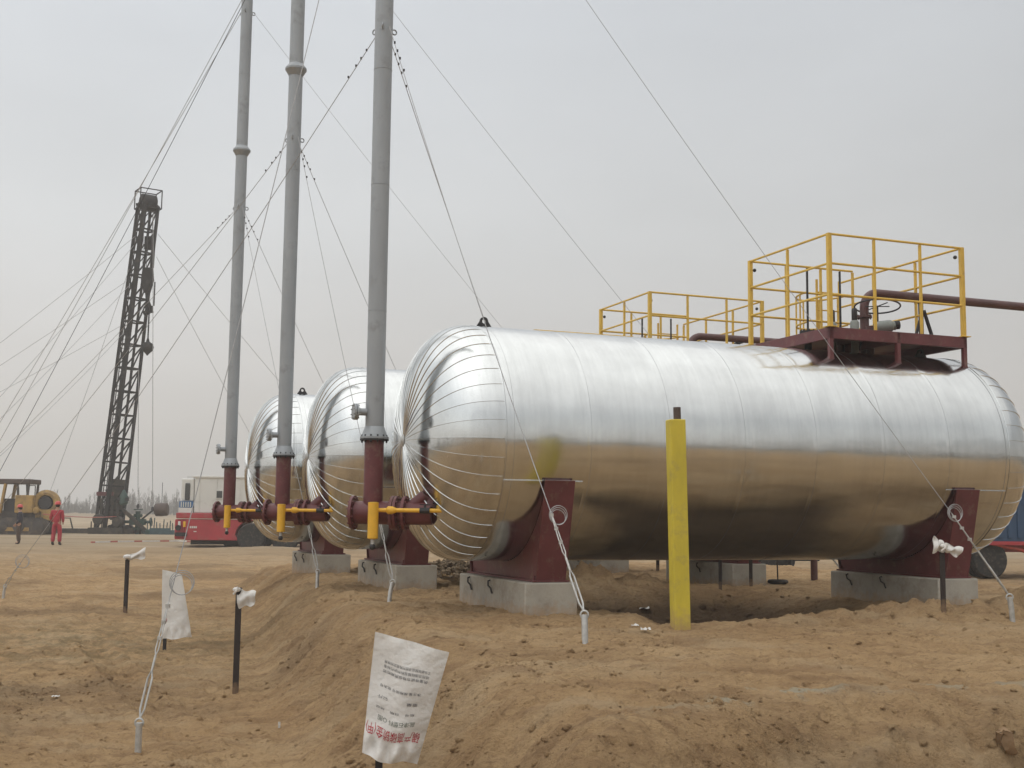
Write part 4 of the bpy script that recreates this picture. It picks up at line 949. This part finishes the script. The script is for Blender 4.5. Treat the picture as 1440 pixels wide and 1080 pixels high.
# ------------------------------------------------------------------ crawler tractor at the left edge
def dozer():
    Y = 74.0; s_ = Y/F; o = at(30, 752, Y); o[2] = gz(o[0], o[1]); X = lambda px: (px-30)*s_; Z = lambda py: (751.5-py)*s_
    t = thing('crawler_tractor', o, 0.03, 'weathered yellow crawler tractor at the left edge behind the two workers', 'tractor')
    for y in (0, 1.9):
        b = MB(); pts = []
        x0, x1, zc, r = X(-22), X(56), Z(740), .50
        for q in np.linspace(math.pi/2, 3*math.pi/2, 10): pts.append((x0+r*math.cos(q), zc+r*math.sin(q)))
        for q in np.linspace(-math.pi/2, math.pi/2, 10): pts.append((x1+r*math.cos(q), zc+r*math.sin(q)))
        b.prism(pts, (0, y, 0), (1, 0, 0), (0, 0, 1), (0, 1, 0), .5)
        for k in range(22):
            x = x0+(x1-x0)*k/21; b.box((x, y, zc-r-.01), (.07, .52, .07)); b.box((x, y, zc+r+.01), (.07, .52, .07))
        tr = b.build('track', 'dozer_dark', t, smooth=40)
        b = MB(); b.box((X(12), y-.27, Z(744)), (X(40)-X(-20), .05, .22)); b.build('track_guard', 'dozer', tr, smooth=0)
        for px in (-18, 4, 28, 54):
            b = MB(); b.lathe([(.36, 0), (.36, .06), (.12, .10)], (X(px), y-.26, Z(740)), (0, -1, 0), 18); b.build('track_roller', 'dozer_dark', tr)
    b = MB(); b.box((X(10), .95, Z(725)), (X(60)-X(-30), 1.4, .6)); b.build('hull', 'dozer_dark', t, smooth=0, bevel=.05)
    b = MB(); b.box((X(31), .7, Z(709)), (X(48)-X(23), 1.5, Z(698)-Z(723))); b.build('rear_box', 'dozer', t, smooth=0, bevel=.06)
    b = MB(); b.lathe([(.50, 0), (.76, .05), (.80, .5), (.62, .62), (.48, .6), (.48, .2), (.28, .18), (.22, .1)], (X(58), .95, Z(707)), (0, -1, 0), 30); b.build('winch_housing', 'dozer', t)
    b = MB(); b.cyl((X(58), .6, Z(707)), (X(58), .26, Z(707)), .40, seg=24); b.build('winch_drum', 'black', t)
    b = MB(); b.box((X(58), .75, Z(724)), (X(72)-X(44), 1.0, Z(716)-Z(732))); b.cyl((X(47), .2, Z(718)), (X(47), .05, Z(718)), .22, seg=16); b.build('drive_casing', 'dozer', t, smooth=30, bevel=.08)
    b = MB(); b.box((X(-2), .9, Z(677.5)), (X(38)-X(-44), 1.9, .30)); b.build('cab_roof', 'drum', t, smooth=0, bevel=.05)
    for px, px2 in ((-30, -30), (4, -2), (20, 24), (36, 33)):
        for y in (.1, 1.7):
            b = MB(); b.beam((X(px2), y, Z(722)), (X(px), y, Z(679)), .12 if px != 4 else .26, .12); b.build('cab_pillar', 'dozer' if px in (4,) else 'dozer_dark', t, smooth=0)
    b = MB(); b.box((X(12), .9, Z(711)), (X(24)-X(3), 1.3, Z(703)-Z(722))); b.build('seat_base', 'black', t, smooth=0)
    b = MB(); b.beam((X(36), .1, Z(683)), (X(45), .1, Z(683)), .05); b.beam((X(45), .1, Z(683)), (X(45), .1, Z(697)), .05); b.build('grab_rail', 'dozer_dark', t)
    b = MB(); b.box((X(-32), .9, Z(705)), (1.3, 1.4, 1.1)); b.build('hood', 'dozer', t, smooth=0, bevel=.08)
dozer()

# ------------------------------------------------------------------ people
def skin_mesh(verts, edges, radii, name, m, parent, sub=2, root=0):
    me = bpy.data.meshes.new(name); me.from_pydata(verts, edges, []); o = bpy.data.objects.new(name, me); scene.collection.objects.link(o)
    sk = o.modifiers.new('skin', 'SKIN'); sk.use_smooth_shade = True; ss = o.modifiers.new('sub', 'SUBSURF'); ss.levels = sub; ss.render_levels = sub
    for i, r in enumerate(radii):
        v = me.skin_vertices[0].data[i]; v.radius = r if hasattr(r, '__len__') else (r, r); v.use_root = (i == root)
    dg = bpy.context.evaluated_depsgraph_get(); em = bpy.data.meshes.new_from_object(o.evaluated_get(dg)); em.name = name
    o.modifiers.clear(); o.data = em; em.materials.clear(); em.materials.append(M[m])
    for p in em.polygons: p.use_smooth = True
    o.parent = parent; return o
def person(px, pbot, ptop, Y, rz, suit_top, suit_leg, label, pose):
    p = at(px, pbot, Y); h = (pbot-ptop)*Y/F; p[2] = gz(p[0], p[1]); k = h/1.80
    t = thing('person', p, rz, label, 'person'); t.scale = (k, k, k)
    ax = pose
    # body: skin coloured head, neck, hands; clothes over it are its own meshes
    V = [(0, 0, .98), (0, .01, 1.20), (0, .01, 1.42), (0, .015, 1.50), (0, .0, 1.58), (0, -.01, 1.66), (0, -.0, 1.73)]
    E = [(i, i+1) for i in range(6)]; Rr = [(.15, .11), (.155, .115), (.17, .11), (.065, .065), (.072, .085), (.082, .098), (.06, .075)]
    def limb(pts, rs, start):
        j = start
        for q, r in zip(pts, rs):
            V.append(q); E.append((j, len(V)-1)); Rr.append(r); j = len(V)-1
        return j
    for s_ in (-1, 1):
        sh, el, wr = ax['arm'][0 if s_ < 0 else 1]
        j = limb([sh, el, wr], [.065, .05, .036], 2)
        d = nrm(np.array(wr)-np.array(el)); hd = np.array(wr)+d*.07
        jh = limb([tuple(hd)], [(.042, .022)], j)
        for f in range(4): limb([tuple(hd+d*.035+np.array([0, (f-1.5)*.019, 0])), tuple(hd+d*(.085-.012*abs(f-1.2))+np.array([0, (f-1.5)*.02, -.005]))], [.0095, .008], jh)
        limb([tuple(hd+np.array([0, -.045, .01])), tuple(hd+d*.03+np.array([0, -.06, .01]))], [.011, .009], jh)
        hip, kn, an, toe = ax['leg'][0 if s_ < 0 else 1]
        limb([hip, kn, an, toe], [.095, .068, .05, .042], 0)
    skin_mesh(V, E, Rr, 'body', 'skin', t, 1)
    # jacket
    V = [(0, 0, .90), (0, .01, 1.05), (0, .01, 1.25), (0, .01, 1.43), (0, .012, 1.50)]; E = [(i, i+1) for i in range(4)]; Rr = [(.185, .145), (.18, .14), (.19, .145), (.20, .13), (.085, .085)]
    for s_ in (-1, 1):
        sh, el, wr = ax['arm'][0 if s_ < 0 else 1]; j = 3
        for q, r in ((sh, .085), (el, .068), (tuple(np.array(wr)*.96+np.array(el)*.04), .056)):
            V.append(q); E.append((j, len(V)-1)); Rr.append(r); j = len(V)-1
    skin_mesh(V, E, Rr, 'jacket', suit_top, t, 2)
    V = [(0, 0, 1.0), (0, 0, .92)]; E = [(0, 1)]; Rr = [(.17, .135), (.18, .14)]
    for s_ in (-1, 1):
        hip, kn, an, toe = ax['leg'][0 if s_ < 0 else 1]; j = 1
        for q, r in ((hip, .118), (kn, .092), ((an[0], an[1], an[2]+.03), .085)):
            V.append(q); E.append((j, len(V)-1)); Rr.append(r); j = len(V)-1
    skin_mesh(V, E, Rr, 'trousers', suit_leg, t, 2)
    for s_ in (-1, 1):
        hip, kn, an, toe = ax['leg'][0 if s_ < 0 else 1]
        skin_mesh([(an[0], an[1], an[2]+.08), an, (an[0], an[1], .055), (toe[0], toe[1], .05)], [(0, 1), (1, 2), (2, 3)], [.058, .056, .055, .048], 'boot', 'boot', t, 1)
    b = MB(); b.ball((0, .012, 1.665), .099, 14, (.88, 1.02, 1.02)); b.build('hair', 'hair', t)
    b = MB(); b.lathe([(.155, 0), (.155, .010), (.128, .016), (.122, .06), (.10, .105), (.055, .135), (.01, .142)], (0, .0, 1.70), (0, 0, 1), 22); b.box((0, 0, 1.80), (.03, .22, .03)); b.box((0, -.14, 1.705), (.17, .10, .012)); b.build('helmet', 'helmet', t, smooth=50)
    b = MB(); b.ball((-.032, -.098, 1.655), .011, 6); b.ball((.032, -.098, 1.655), .011, 6); b.ball((0, -.115, 1.625), .016, 6, (.8, 1, 1.3)); b.box((0, -.10, 1.585), (.05, .012, .009)); b.build('face_features', 'hair', t)
    return t
# red worker: back to us, hands held together in front, feet apart
person(78.5, 768, 708, 49.6, math.pi*.98, 'overall_red', 'overall_red', 'worker in red overalls and red helmet standing with back turned', dict(
    arm=[((-.20, .01, 1.40), (-.27, .05, 1.13), (-.20, -.13, .96)), ((.20, .01, 1.40), (.27, .05, 1.13), (.20, -.13, .96))],
    leg=[((-.10, 0, .90), (-.13, -.02, .50), (-.15, .01, .10), (-.16, -.13, .045)), ((.10, 0, .90), (.13, -.02, .50), (.15, .01, .10), (.16, -.13, .045))]))
person(25.5, 763, 708.5, 54.0, -math.pi*.42, 'overall_dark', 'trousers', 'worker in dark jacket and red helmet standing side on by the tractor', dict(
    arm=[((-.19, .02, 1.40), (-.24, .06, 1.12), (-.19, -.10, .92)), ((.19, .02, 1.40), (.24, .05, 1.12), (.18, -.12, .93))],
    leg=[((-.09, 0, .90), (-.10, -.02, .50), (-.10, .02, .10), (-.10, -.13, .045)), ((.09, 0, .90), (.10, -.02, .50), (.10, .03, .10), (.10, -.12, .045))]))

# ------------------------------------------------------------------ drilling mast
MY = 80.0; MS = MY/F
def mast():
    base = at(152, 749, MY); base[2] = gz(base[0], base[1]); top = at(208, 292, MY)
    t = thing('drilling_mast', base, 0, 'dark lattice drilling mast leaning right behind the workers', 'mast')
    top = top-base; ax = nrm(top); Hh = np.linalg.norm(top)
    u = nrm(np.array([math.cos(R_(46)), math.sin(R_(46)), 0])); u = nrm(u-ax*(u@ax)); v = np.cross(ax, u)
    def C(i, z):
        wd = .62+(.56-.62)*0 + .50*(1-z/Hh)*.35
        sx, sy = ((-1, -1), (1, -1), (1, 1), (-1, 1))[i]
        return ax*z + (u*sx+v*sy)*wd*.78
    for i in range(4):
        b = MB(); b.beam(C(i, 0), C(i, Hh), (.24, .18, .14, .18)[i]); b.build('mast_leg', 'rig', t, smooth=0)
    lv = np.linspace(0, Hh, 15)
    for z in lv:
        b = MB()
        for i in range(4): b.beam(C(i, z), C((i+1) % 4, z), .10)
        b.build('girt', 'rig', t, smooth=0)
    for face in range(4):
        b = MB()
        for k in range(14):
            i, j = face, (face+1) % 4
            if face in (0, 3):
                b.beam(C(i, lv[k]), C(j, lv[k+1]), .09)
                if face == 3 and k > 6: b.beam(C(j, lv[k]), C(i, lv[k+1]), .09)
            elif face == 1: b.beam(C(j, lv[k]), C(i, lv[k+1]), .07)
            elif k % 2: b.beam(C(j, lv[k]), C(i, lv[k+1]), .06)
        b.build('bracing', 'rig', t, smooth=0)
    # closed panels and ladder
    b = MB()
    for z0, z1 in ((1.0, 3.6),):
        q = [C(0, z0), C(1, z0), C(1, z1), C(0, z1)]; q2 = [p+v*.06 for p in q]; q = [p+v*.02 for p in q]; b.add([*q, *q2], [(0, 1, 2, 3), (7, 6, 5, 4), (0, 4, 5, 1), (1, 5, 6, 2), (2, 6, 7, 3), (3, 7, 4, 0)])
    b.build('cover_plates', 'rig_base', t, smooth=0)
    b = MB(); l0, l1 = (C(3, 0)*.65+C(0, 0)*.35), (C(3, Hh)*.65+C(0, Hh)*.35); m0, m1 = (C(3, 0)*.35+C(0, 0)*.65), (C(3, Hh)*.35+C(0, Hh)*.65)
    b.beam(l0, l1, .05); b.beam(m0, m1, .05)
    for k in range(46): b.beam(l0+(l1-l0)*k/70, m0+(m1-m0)*k/70, .03)
    b.build('ladder', 'rig', t, smooth=0)
    # crown
    b = MB(); c = ax*(Hh+.1); b.box(c, (1.35, 1.0, .16)); b.lathe([(.45, -.5), (.55, -.45), (.55, .45), (.45, .5)], c+np.array([0, 0, .25]), (.8, .6, 0), 20); b.build('crown_block', 'rig', t, smooth=30)
    b = MB(); e0 = [c+np.array([sx*.72, sy*.62, -.2]) for sx, sy in ((-1, -1), (1, -1), (1, 1), (-1, 1))]; e1 = [q+np.array([0, 0, 1.25]) for q in e0]
    rt = np.array([[math.cos(.6), -math.sin(.6), 0], [math.sin(.6), math.cos(.6), 0], [0, 0, 1]]); e0 = [c+rt@(q-c) for q in e0]; e1 = [c+rt@(q-c) for q in e1]
    for i in range(4):
        b.beam(e0[i], e1[i], .06); b.beam(e1[i], e1[(i+1) % 4], .06); b.beam(e0[i], e0[(i+1) % 4], .06)
    for q in (e0[0], e0[2]): b.ring(q+np.array([0, 0, .1]), (0, 1, 0), .16, .03, 12, 5)
    b.build('crown_rail', 'rig', t, smooth=0)
    b = MB(); q = at(209, 342, MY)-base; b.box(q, (.5, .3, .9)); b.build('boom_bracket', 'rig', t, smooth=0)
    # foot
    b = MB(); b.box((.1, 0, .2), (2.2, 2.0, .4)); b.beam((1.0, -.3, 1.6), (2.6, -.3, .2), .22); b.lathe([(.3, -.3), (.34, -.25), (.34, .25), (.3, .3)], (-.35, -.9, .95), (0, 1, 0), 16); b.lathe([(.3, -.3), (.34, .3)], (.9, -.9, .8), (0, 1, 0), 16); b.build('mast_foot', 'rig_base', t, smooth=30)
    b = MB(); b.box((-.1, -.55, 2.6), (1.1, .3, .25)); b.build('red_beam', 'maroon', t, smooth=0)
    b = MB()
    for k in range(4): b.box((-.3+.35*k, -.62, 1.7-.1*k), (.16, .2, 1.2))
    b.build('control_stand', 'rig_base', t, smooth=0)
    return base
mb = mast()
def hang(name, px, p0, p1, label, cat, fn, grp=None):
    q = at(px, p1, MY-1.0); t = thing(name, q, 0, label, cat, grp); top = at(px, p0, MY-1.0)-q; fn(t, top); return t
def f_block(t, top):
    b = MB(); b.prism([(-.28, 1.1), (.30, 1.1), (.38, .3), (.15, -.6), (-.15, -.6), (-.36, .3)], (0, 0, 0), (1, 0, 0), (0, 0, 1), (0, 1, 0), .6); b.build('block_body', 'rig', t, smooth=0, bevel=.06)
    b = MB(); b.tube([(0, 0, -.6), (.05, 0, -1.0), (.22, 0, -1.4), (.2, 0, -1.9), (-.05, 0, -2.05), (-.15, 0, -1.8)], .11, 10); b.build('hook', 'rig', t)
    b = MB()
    for x in (-.35, -.1, .15, .38): b.cyl((x, 0, 1.1), (x*1.2, 0, top[2]), .022, seg=5)
    b.build('hoist_lines', 'wire_dark', t)
hang('travelling_block', 207, 300, 400, 'dark travelling block with hook hanging inside the mast', 'hoist block', f_block)
def f_ball(t, top):
    b = MB(); b.lathe([(.03, -.52), (.10, -.42), (.34, -.18), (.40, .04), (.33, .26), (.12, .40), (.04, .7)], (0, 0, 0), (0, 0, 1), 20); b.build('ball_weight', 'rig', t)
    b = MB(); b.cyl((0, 0, .7), (0, 0, 2.3), .05, seg=8); b.box((0, 0, 2.4), (.5, .3, .12)); b.cyl((-.16, 0, 2.45), (-.16, 0, 2.8), .07, seg=8); b.cyl((.16, 0, 2.45), (.16, 0, 2.8), .07, seg=8); b.build('swivel', 'rig', t)
    b = MB(); b.cyl((-.25, 0, 2.8), (-.25, 0, 4.4), .025, seg=5); b.cyl((.30, 0, 2.8), (.30, 0, 4.4), .05, seg=5); b.build('links', 'wire_dark', t)
hang('ball_hook', 207.5, 430, 489, 'round hook ball hanging beside the right of the mast', 'hook ball', f_ball)
def f_elev(t, top):
    b = MB(); b.lathe([(.14, -.4), (.28, -.28), (.30, .1), (.22, .3), (.06, .6)], (0, 0, 0), (0, 0, 1), 14); b.build('clamp_body', 'green', t)
    b = MB(); b.box((0, -.15, .0), (.72, .18, .22)); b.build('handles', 'black', t, smooth=0)
    b = MB(); b.cyl((0, 0, .6), top+np.array([.9, 0, 0]), .025, seg=5); b.build('rope', 'wire_dark', t)
hang('pipe_elevator', 174, 560, 702, 'dark green pipe clamp hanging on a rope right of the mast foot', 'pipe clamp', f_elev)
for px, p0, p1, lab in ((194, 520, 712, 'left of two thin ropes hanging down right of the mast'), (214.5, 300, 716, 'right one of two thin ropes hanging down beside the mast')):
    q = at(px, p1, MY-1.2); t = thing('hanging_rope', q, 0, lab, 'rope', 'ropes hanging from the mast'); b = MB(); b.cyl((0, 0, 0), at(px+1, p0, MY-1.2)-q, .022, seg=5); b.build('rope', 'wire', t)
    b = MB(); b.ball((0, 0, 0), .10, 8, (1, 1, 1.8)); b.build('rope_end', 'wire_dark', t)
# mast guys
for i, (a, b_, Yb, lab) in enumerate((
        ((193, 330), (-60, 520), 70, 'top left guy of the mast, uppermost of the lines leaving left'),
        ((190, 343), (-60, 615), 60, 'second left guy of the mast, starting just under the topmost one'),
        ((183, 392), (-60, 545), 75, 'third left guy of the mast, from the upper middle of it'),
        ((181, 402), (-60, 640), 60, 'fourth left guy of the mast, from the upper middle and steeper'),
        ((174, 456), (-60, 575), 75, 'fifth left guy of the mast, from its middle'),
        ((172, 470), (-60, 690), 60, 'lowest left guy of the mast, from its middle and steepest'),
        ((187, 362), (66, 700), 78, 'steep guy dropping from the upper mast towards the tractor'),
        ((222, 329), (500, 655), 90, 'upper right guy of the mast crossing behind the farthest stack'),
        ((220, 361), (372, 640), 85, 'lower right guy of the mast ending behind the farthest stack'))):
    q = at(*b_, Yb); p = at(*a, MY)
    d = q-p; tt = (p[2]-gz(q[0], q[1]))/max(.5, p[2]-q[2]); q = p+d*tt if tt < 6 else q; q[2] = gz(q[0], q[1])
    guy(p, q, lab, 'guy lines of the drilling mast', .015, .35, 'wire', turn=False, clamps=False)

# ------------------------------------------------------------------ well-site equipment by the mast
def wellsite():
    def pos(px, py, Y=MY): 
        q = at(px, py, Y); q[2] = gz(q[0], q[1]); return q
    t = thing('wellhead', pos(193, 748), 0, 'dark green wellhead valve stack right of the mast', 'wellhead')
    b = MB(); b.cyl((0, 0, 0), (0, 0, 1.5), .16, seg=12); b.flange((0, 0, .35), (0, 0, 1), .34, .1, 8, .03); b.flange((0, 0, 1.2), (0, 0, 1), .30, .1, 8, .03); b.box((0, 0, .8), (1.0, .4, .4)); b.cyl((-.85, 0, .8), (.85, 0, .8), .10, seg=10); b.build('valve_tree', 'green', t, smooth=30)
    for x in (-.9, .9):
        b = MB(); b.ring((x, -.1, .8), (1, 0, .1), .26, .035, 16, 6); b.build('hand_wheel', 'green', t)
    b = MB(); b.ring((0, 0, 1.6), (0, 0, 1), .26, .035, 16, 6); b.build('top_wheel', 'green', t)
    t = thing('drum_strut', pos(197, 746), 0, 'brown drum held up on a slanting strut right of the wellhead', 'drum')
    b = MB(); b.beam((0, 0, .9), (1.0, 0, 1.75), .10); b.beam((0, 0, 0), (0, 0, .95), .12); b.build('strut', 'rig', t, smooth=0)
    b = MB(); b.lathe([(.34, -.42), (.42, -.36), (.44, 0), (.42, .36), (.34, .42)], (1.35, 0, 1.62), (1, 0, .05), 20); b.build('drum', 'drum', t)
    b = MB(); b.cyl((1.35, 0, 2.0), (1.35, 0, 3.4), .02, seg=5); b.build('drum_rope', 'wire_dark', t)
    t = thing('pipe_rack', pos(227, 750), 0, 'teal rod rack with upright pegs lying left of the red truck', 'rack')
    b = MB(); b.box((0, 0, .14), (1.9, 1.0, .28)); b.box((0, -.3, .34), (1.3, .3, .14)); b.build('rack_bed', 'teal', t, smooth=0)
    for k in range(9):
        b = MB(); b.cyl((-.85+.21*k, -.3, .2), (-.85+.21*k+random.uniform(-.05, .05), -.3, random.uniform(.6, 1.1)), .035, seg=6); b.build('rack_peg', 'teal', t)
    t = thing('drill_tools', pos(203, 752), 0, 'dark green drilling tools heaped at the foot of the wellhead', 'tools')
    for k in range(6):
        b = MB(); b.lathe([(.12, -.3), (.17, -.25), (.17, .25), (.12, .3)], (-.9+.42*k, random.uniform(-.4, .2), .18), (random.uniform(-.6, .6), 1, random.uniform(-.2, .2)), 10); b.build('tool_joint', ('green', 'black', 'teal')[k % 3], t)
    t = thing('rig_skid', pos(112, 750), 0, 'long low dark skid between the tractor and the mast', 'skid')
    b = MB(); b.beam((-2.4, 0, .18), (2.2, 0, .18), .9, .30); b.build('skid_beam', 'rig_base', t, smooth=0, bevel=.03)
    b = MB(); b.tube([(-1.7, -.2, .3), (-1.2, -.2, 1.0), (-.6, -.2, 1.0), (-.4, -.2, .3)], .05, 6); b.tube([(.8, -.2, .3), (.8, -.2, .8)], .04, 6); b.build('skid_hoop', 'rig_base', t)
    b = MB(); b.ball((-1.75, -.4, .55), .22, 8, (1.2, 1, .6)); b.build('rag_heap', 'litter', t)
    t = thing('pump_skid', pos(170, 752), 0, 'low oily machinery between the mast foot and the wellhead', 'machinery')
    b = MB(); b.box((0, 0, .2), (1.8, 1.0, .35)); b.build('bed', 'rig_base', t, smooth=0)
    for k in range(4):
        b = MB(); b.cyl((-.6+.38*k, -.5, .45), (-.6+.38*k, .4, .45), .15, seg=12); b.build('roller', 'black', t)
    # long lying pipe seen as a thin line at handrail height
    t = thing('rope_line', pos(165, 748), 0, 'thin pink rope strung from the mast foot to the red truck', 'rope')
    b = MB(); b.tube(catenary(np.array([0, 0, 1.15]), np.array([4.3, -24, 1.3]), .1, 12), .025, 5); b.build('rope', 'tape_red', t)
wellsite()
# barrier tape lying on the ground
def tape():
    q = [ground(x, y) for x, y in ((128, 764), (165, 763), (205, 762.5), (250, 762), (300, 764.5), (345, 766))]
    t = thing('barrier_tape', q[0], 0, 'red and white barrier tape trailing across the far ground', 'tape')
    m = {0: MB(), 1: MB()}; n = 0
    for i in range(len(q)-1):
        for k in range(7):
            a, b_ = q[i]+(q[i+1]-q[i])*k/7, q[i]+(q[i+1]-q[i])*(k+1)/7; n += 1
            m[0 if (n//2) % 3 else 1].beam(a-q[0]+np.array([0, 0, .05]), b_-q[0]+np.array([0, 0, .05]), .05, .07)
    m[0].build('white_band', 'tape', t, smooth=0); m[1].build('red_band', 'tape_red', t, smooth=0)
tape()

# ------------------------------------------------------------------ far wood of bare poplars (reads as one mass)
def treeline():
    b = MB(); r = random.Random(5)
    def tri(p, q, w0, w1):
        u, v, d = frame(np.array(q)-np.array(p)); vs = []
        for c, w_ in ((p, w0), (q, w1)):
            for k in range(3): an = 2.1*k; vs.append(np.array(c)+w_*(math.cos(an)*u+math.sin(an)*v))
        b.add(vs, [(0, 1, 4, 3), (1, 2, 5, 4), (2, 0, 3, 5)])
    for k in range(2800):
        an = r.uniform(-.62, .62) if k < 1600 else r.uniform(.62, 5.66); d = r.uniform(300, 420)
        clump = .5+.9*float(fbm(np.array([an*14]), np.array([1.0]), 3, 3)[0]+.3)
        h = max(2.0, r.gauss(7.4, 1.8)*clump); d = d if k < 1600 else r.uniform(85, 200)
        x, y = d*math.sin(an), d*math.cos(an); z = gz(x, y)
        tri((x, y, z-.5), (x+r.gauss(0, .15), y, z+h), .12, .02)
        for j in range(14):
            t_ = r.uniform(.15, .95); z0 = z+h*t_; l = h*(1-t_)*.35+.4; a2 = r.uniform(0, 6.28)
            tri((x, y, z0), (x+math.cos(a2)*l*.45, y+math.sin(a2)*l*.45, z0+l), .06, .02)
        for j in range(9):      # scrub at the foot
            a2 = r.uniform(0, 6.28); rr_ = r.uniform(0, 2.6); tri((x+rr_*math.cos(a2), y+rr_*math.sin(a2), z-.2), (x+rr_*1.2*math.cos(a2), y+rr_*1.2*math.sin(a2), z+r.uniform(.8, 2.6)), .16, .06)
    o = b.build('treeline', 'bark', None, smooth=0); kind(o, 'stuff')
treeline()

# ------------------------------------------------------------------ haze
def haze():
    b = MB(); b.box((0, 0, 16), (900, 900, 44)); m = bpy.data.materials.new('haze_air'); m.use_nodes = True; t = m.node_tree; t.nodes.clear()
    o = t.nodes.new('ShaderNodeOutputMaterial'); v = t.nodes.new('ShaderNodeVolumePrincipled'); v.inputs['Color'].default_value = (.92, .91, .89, 1); v.inputs['Density'].default_value = .0014; v.inputs['Anisotropy'].default_value = 0.0
    t.links.new(v.outputs[0], o.inputs['Volume']); ob = b.build('haze', m, None, smooth=0); kind(ob, 'stuff')
haze()
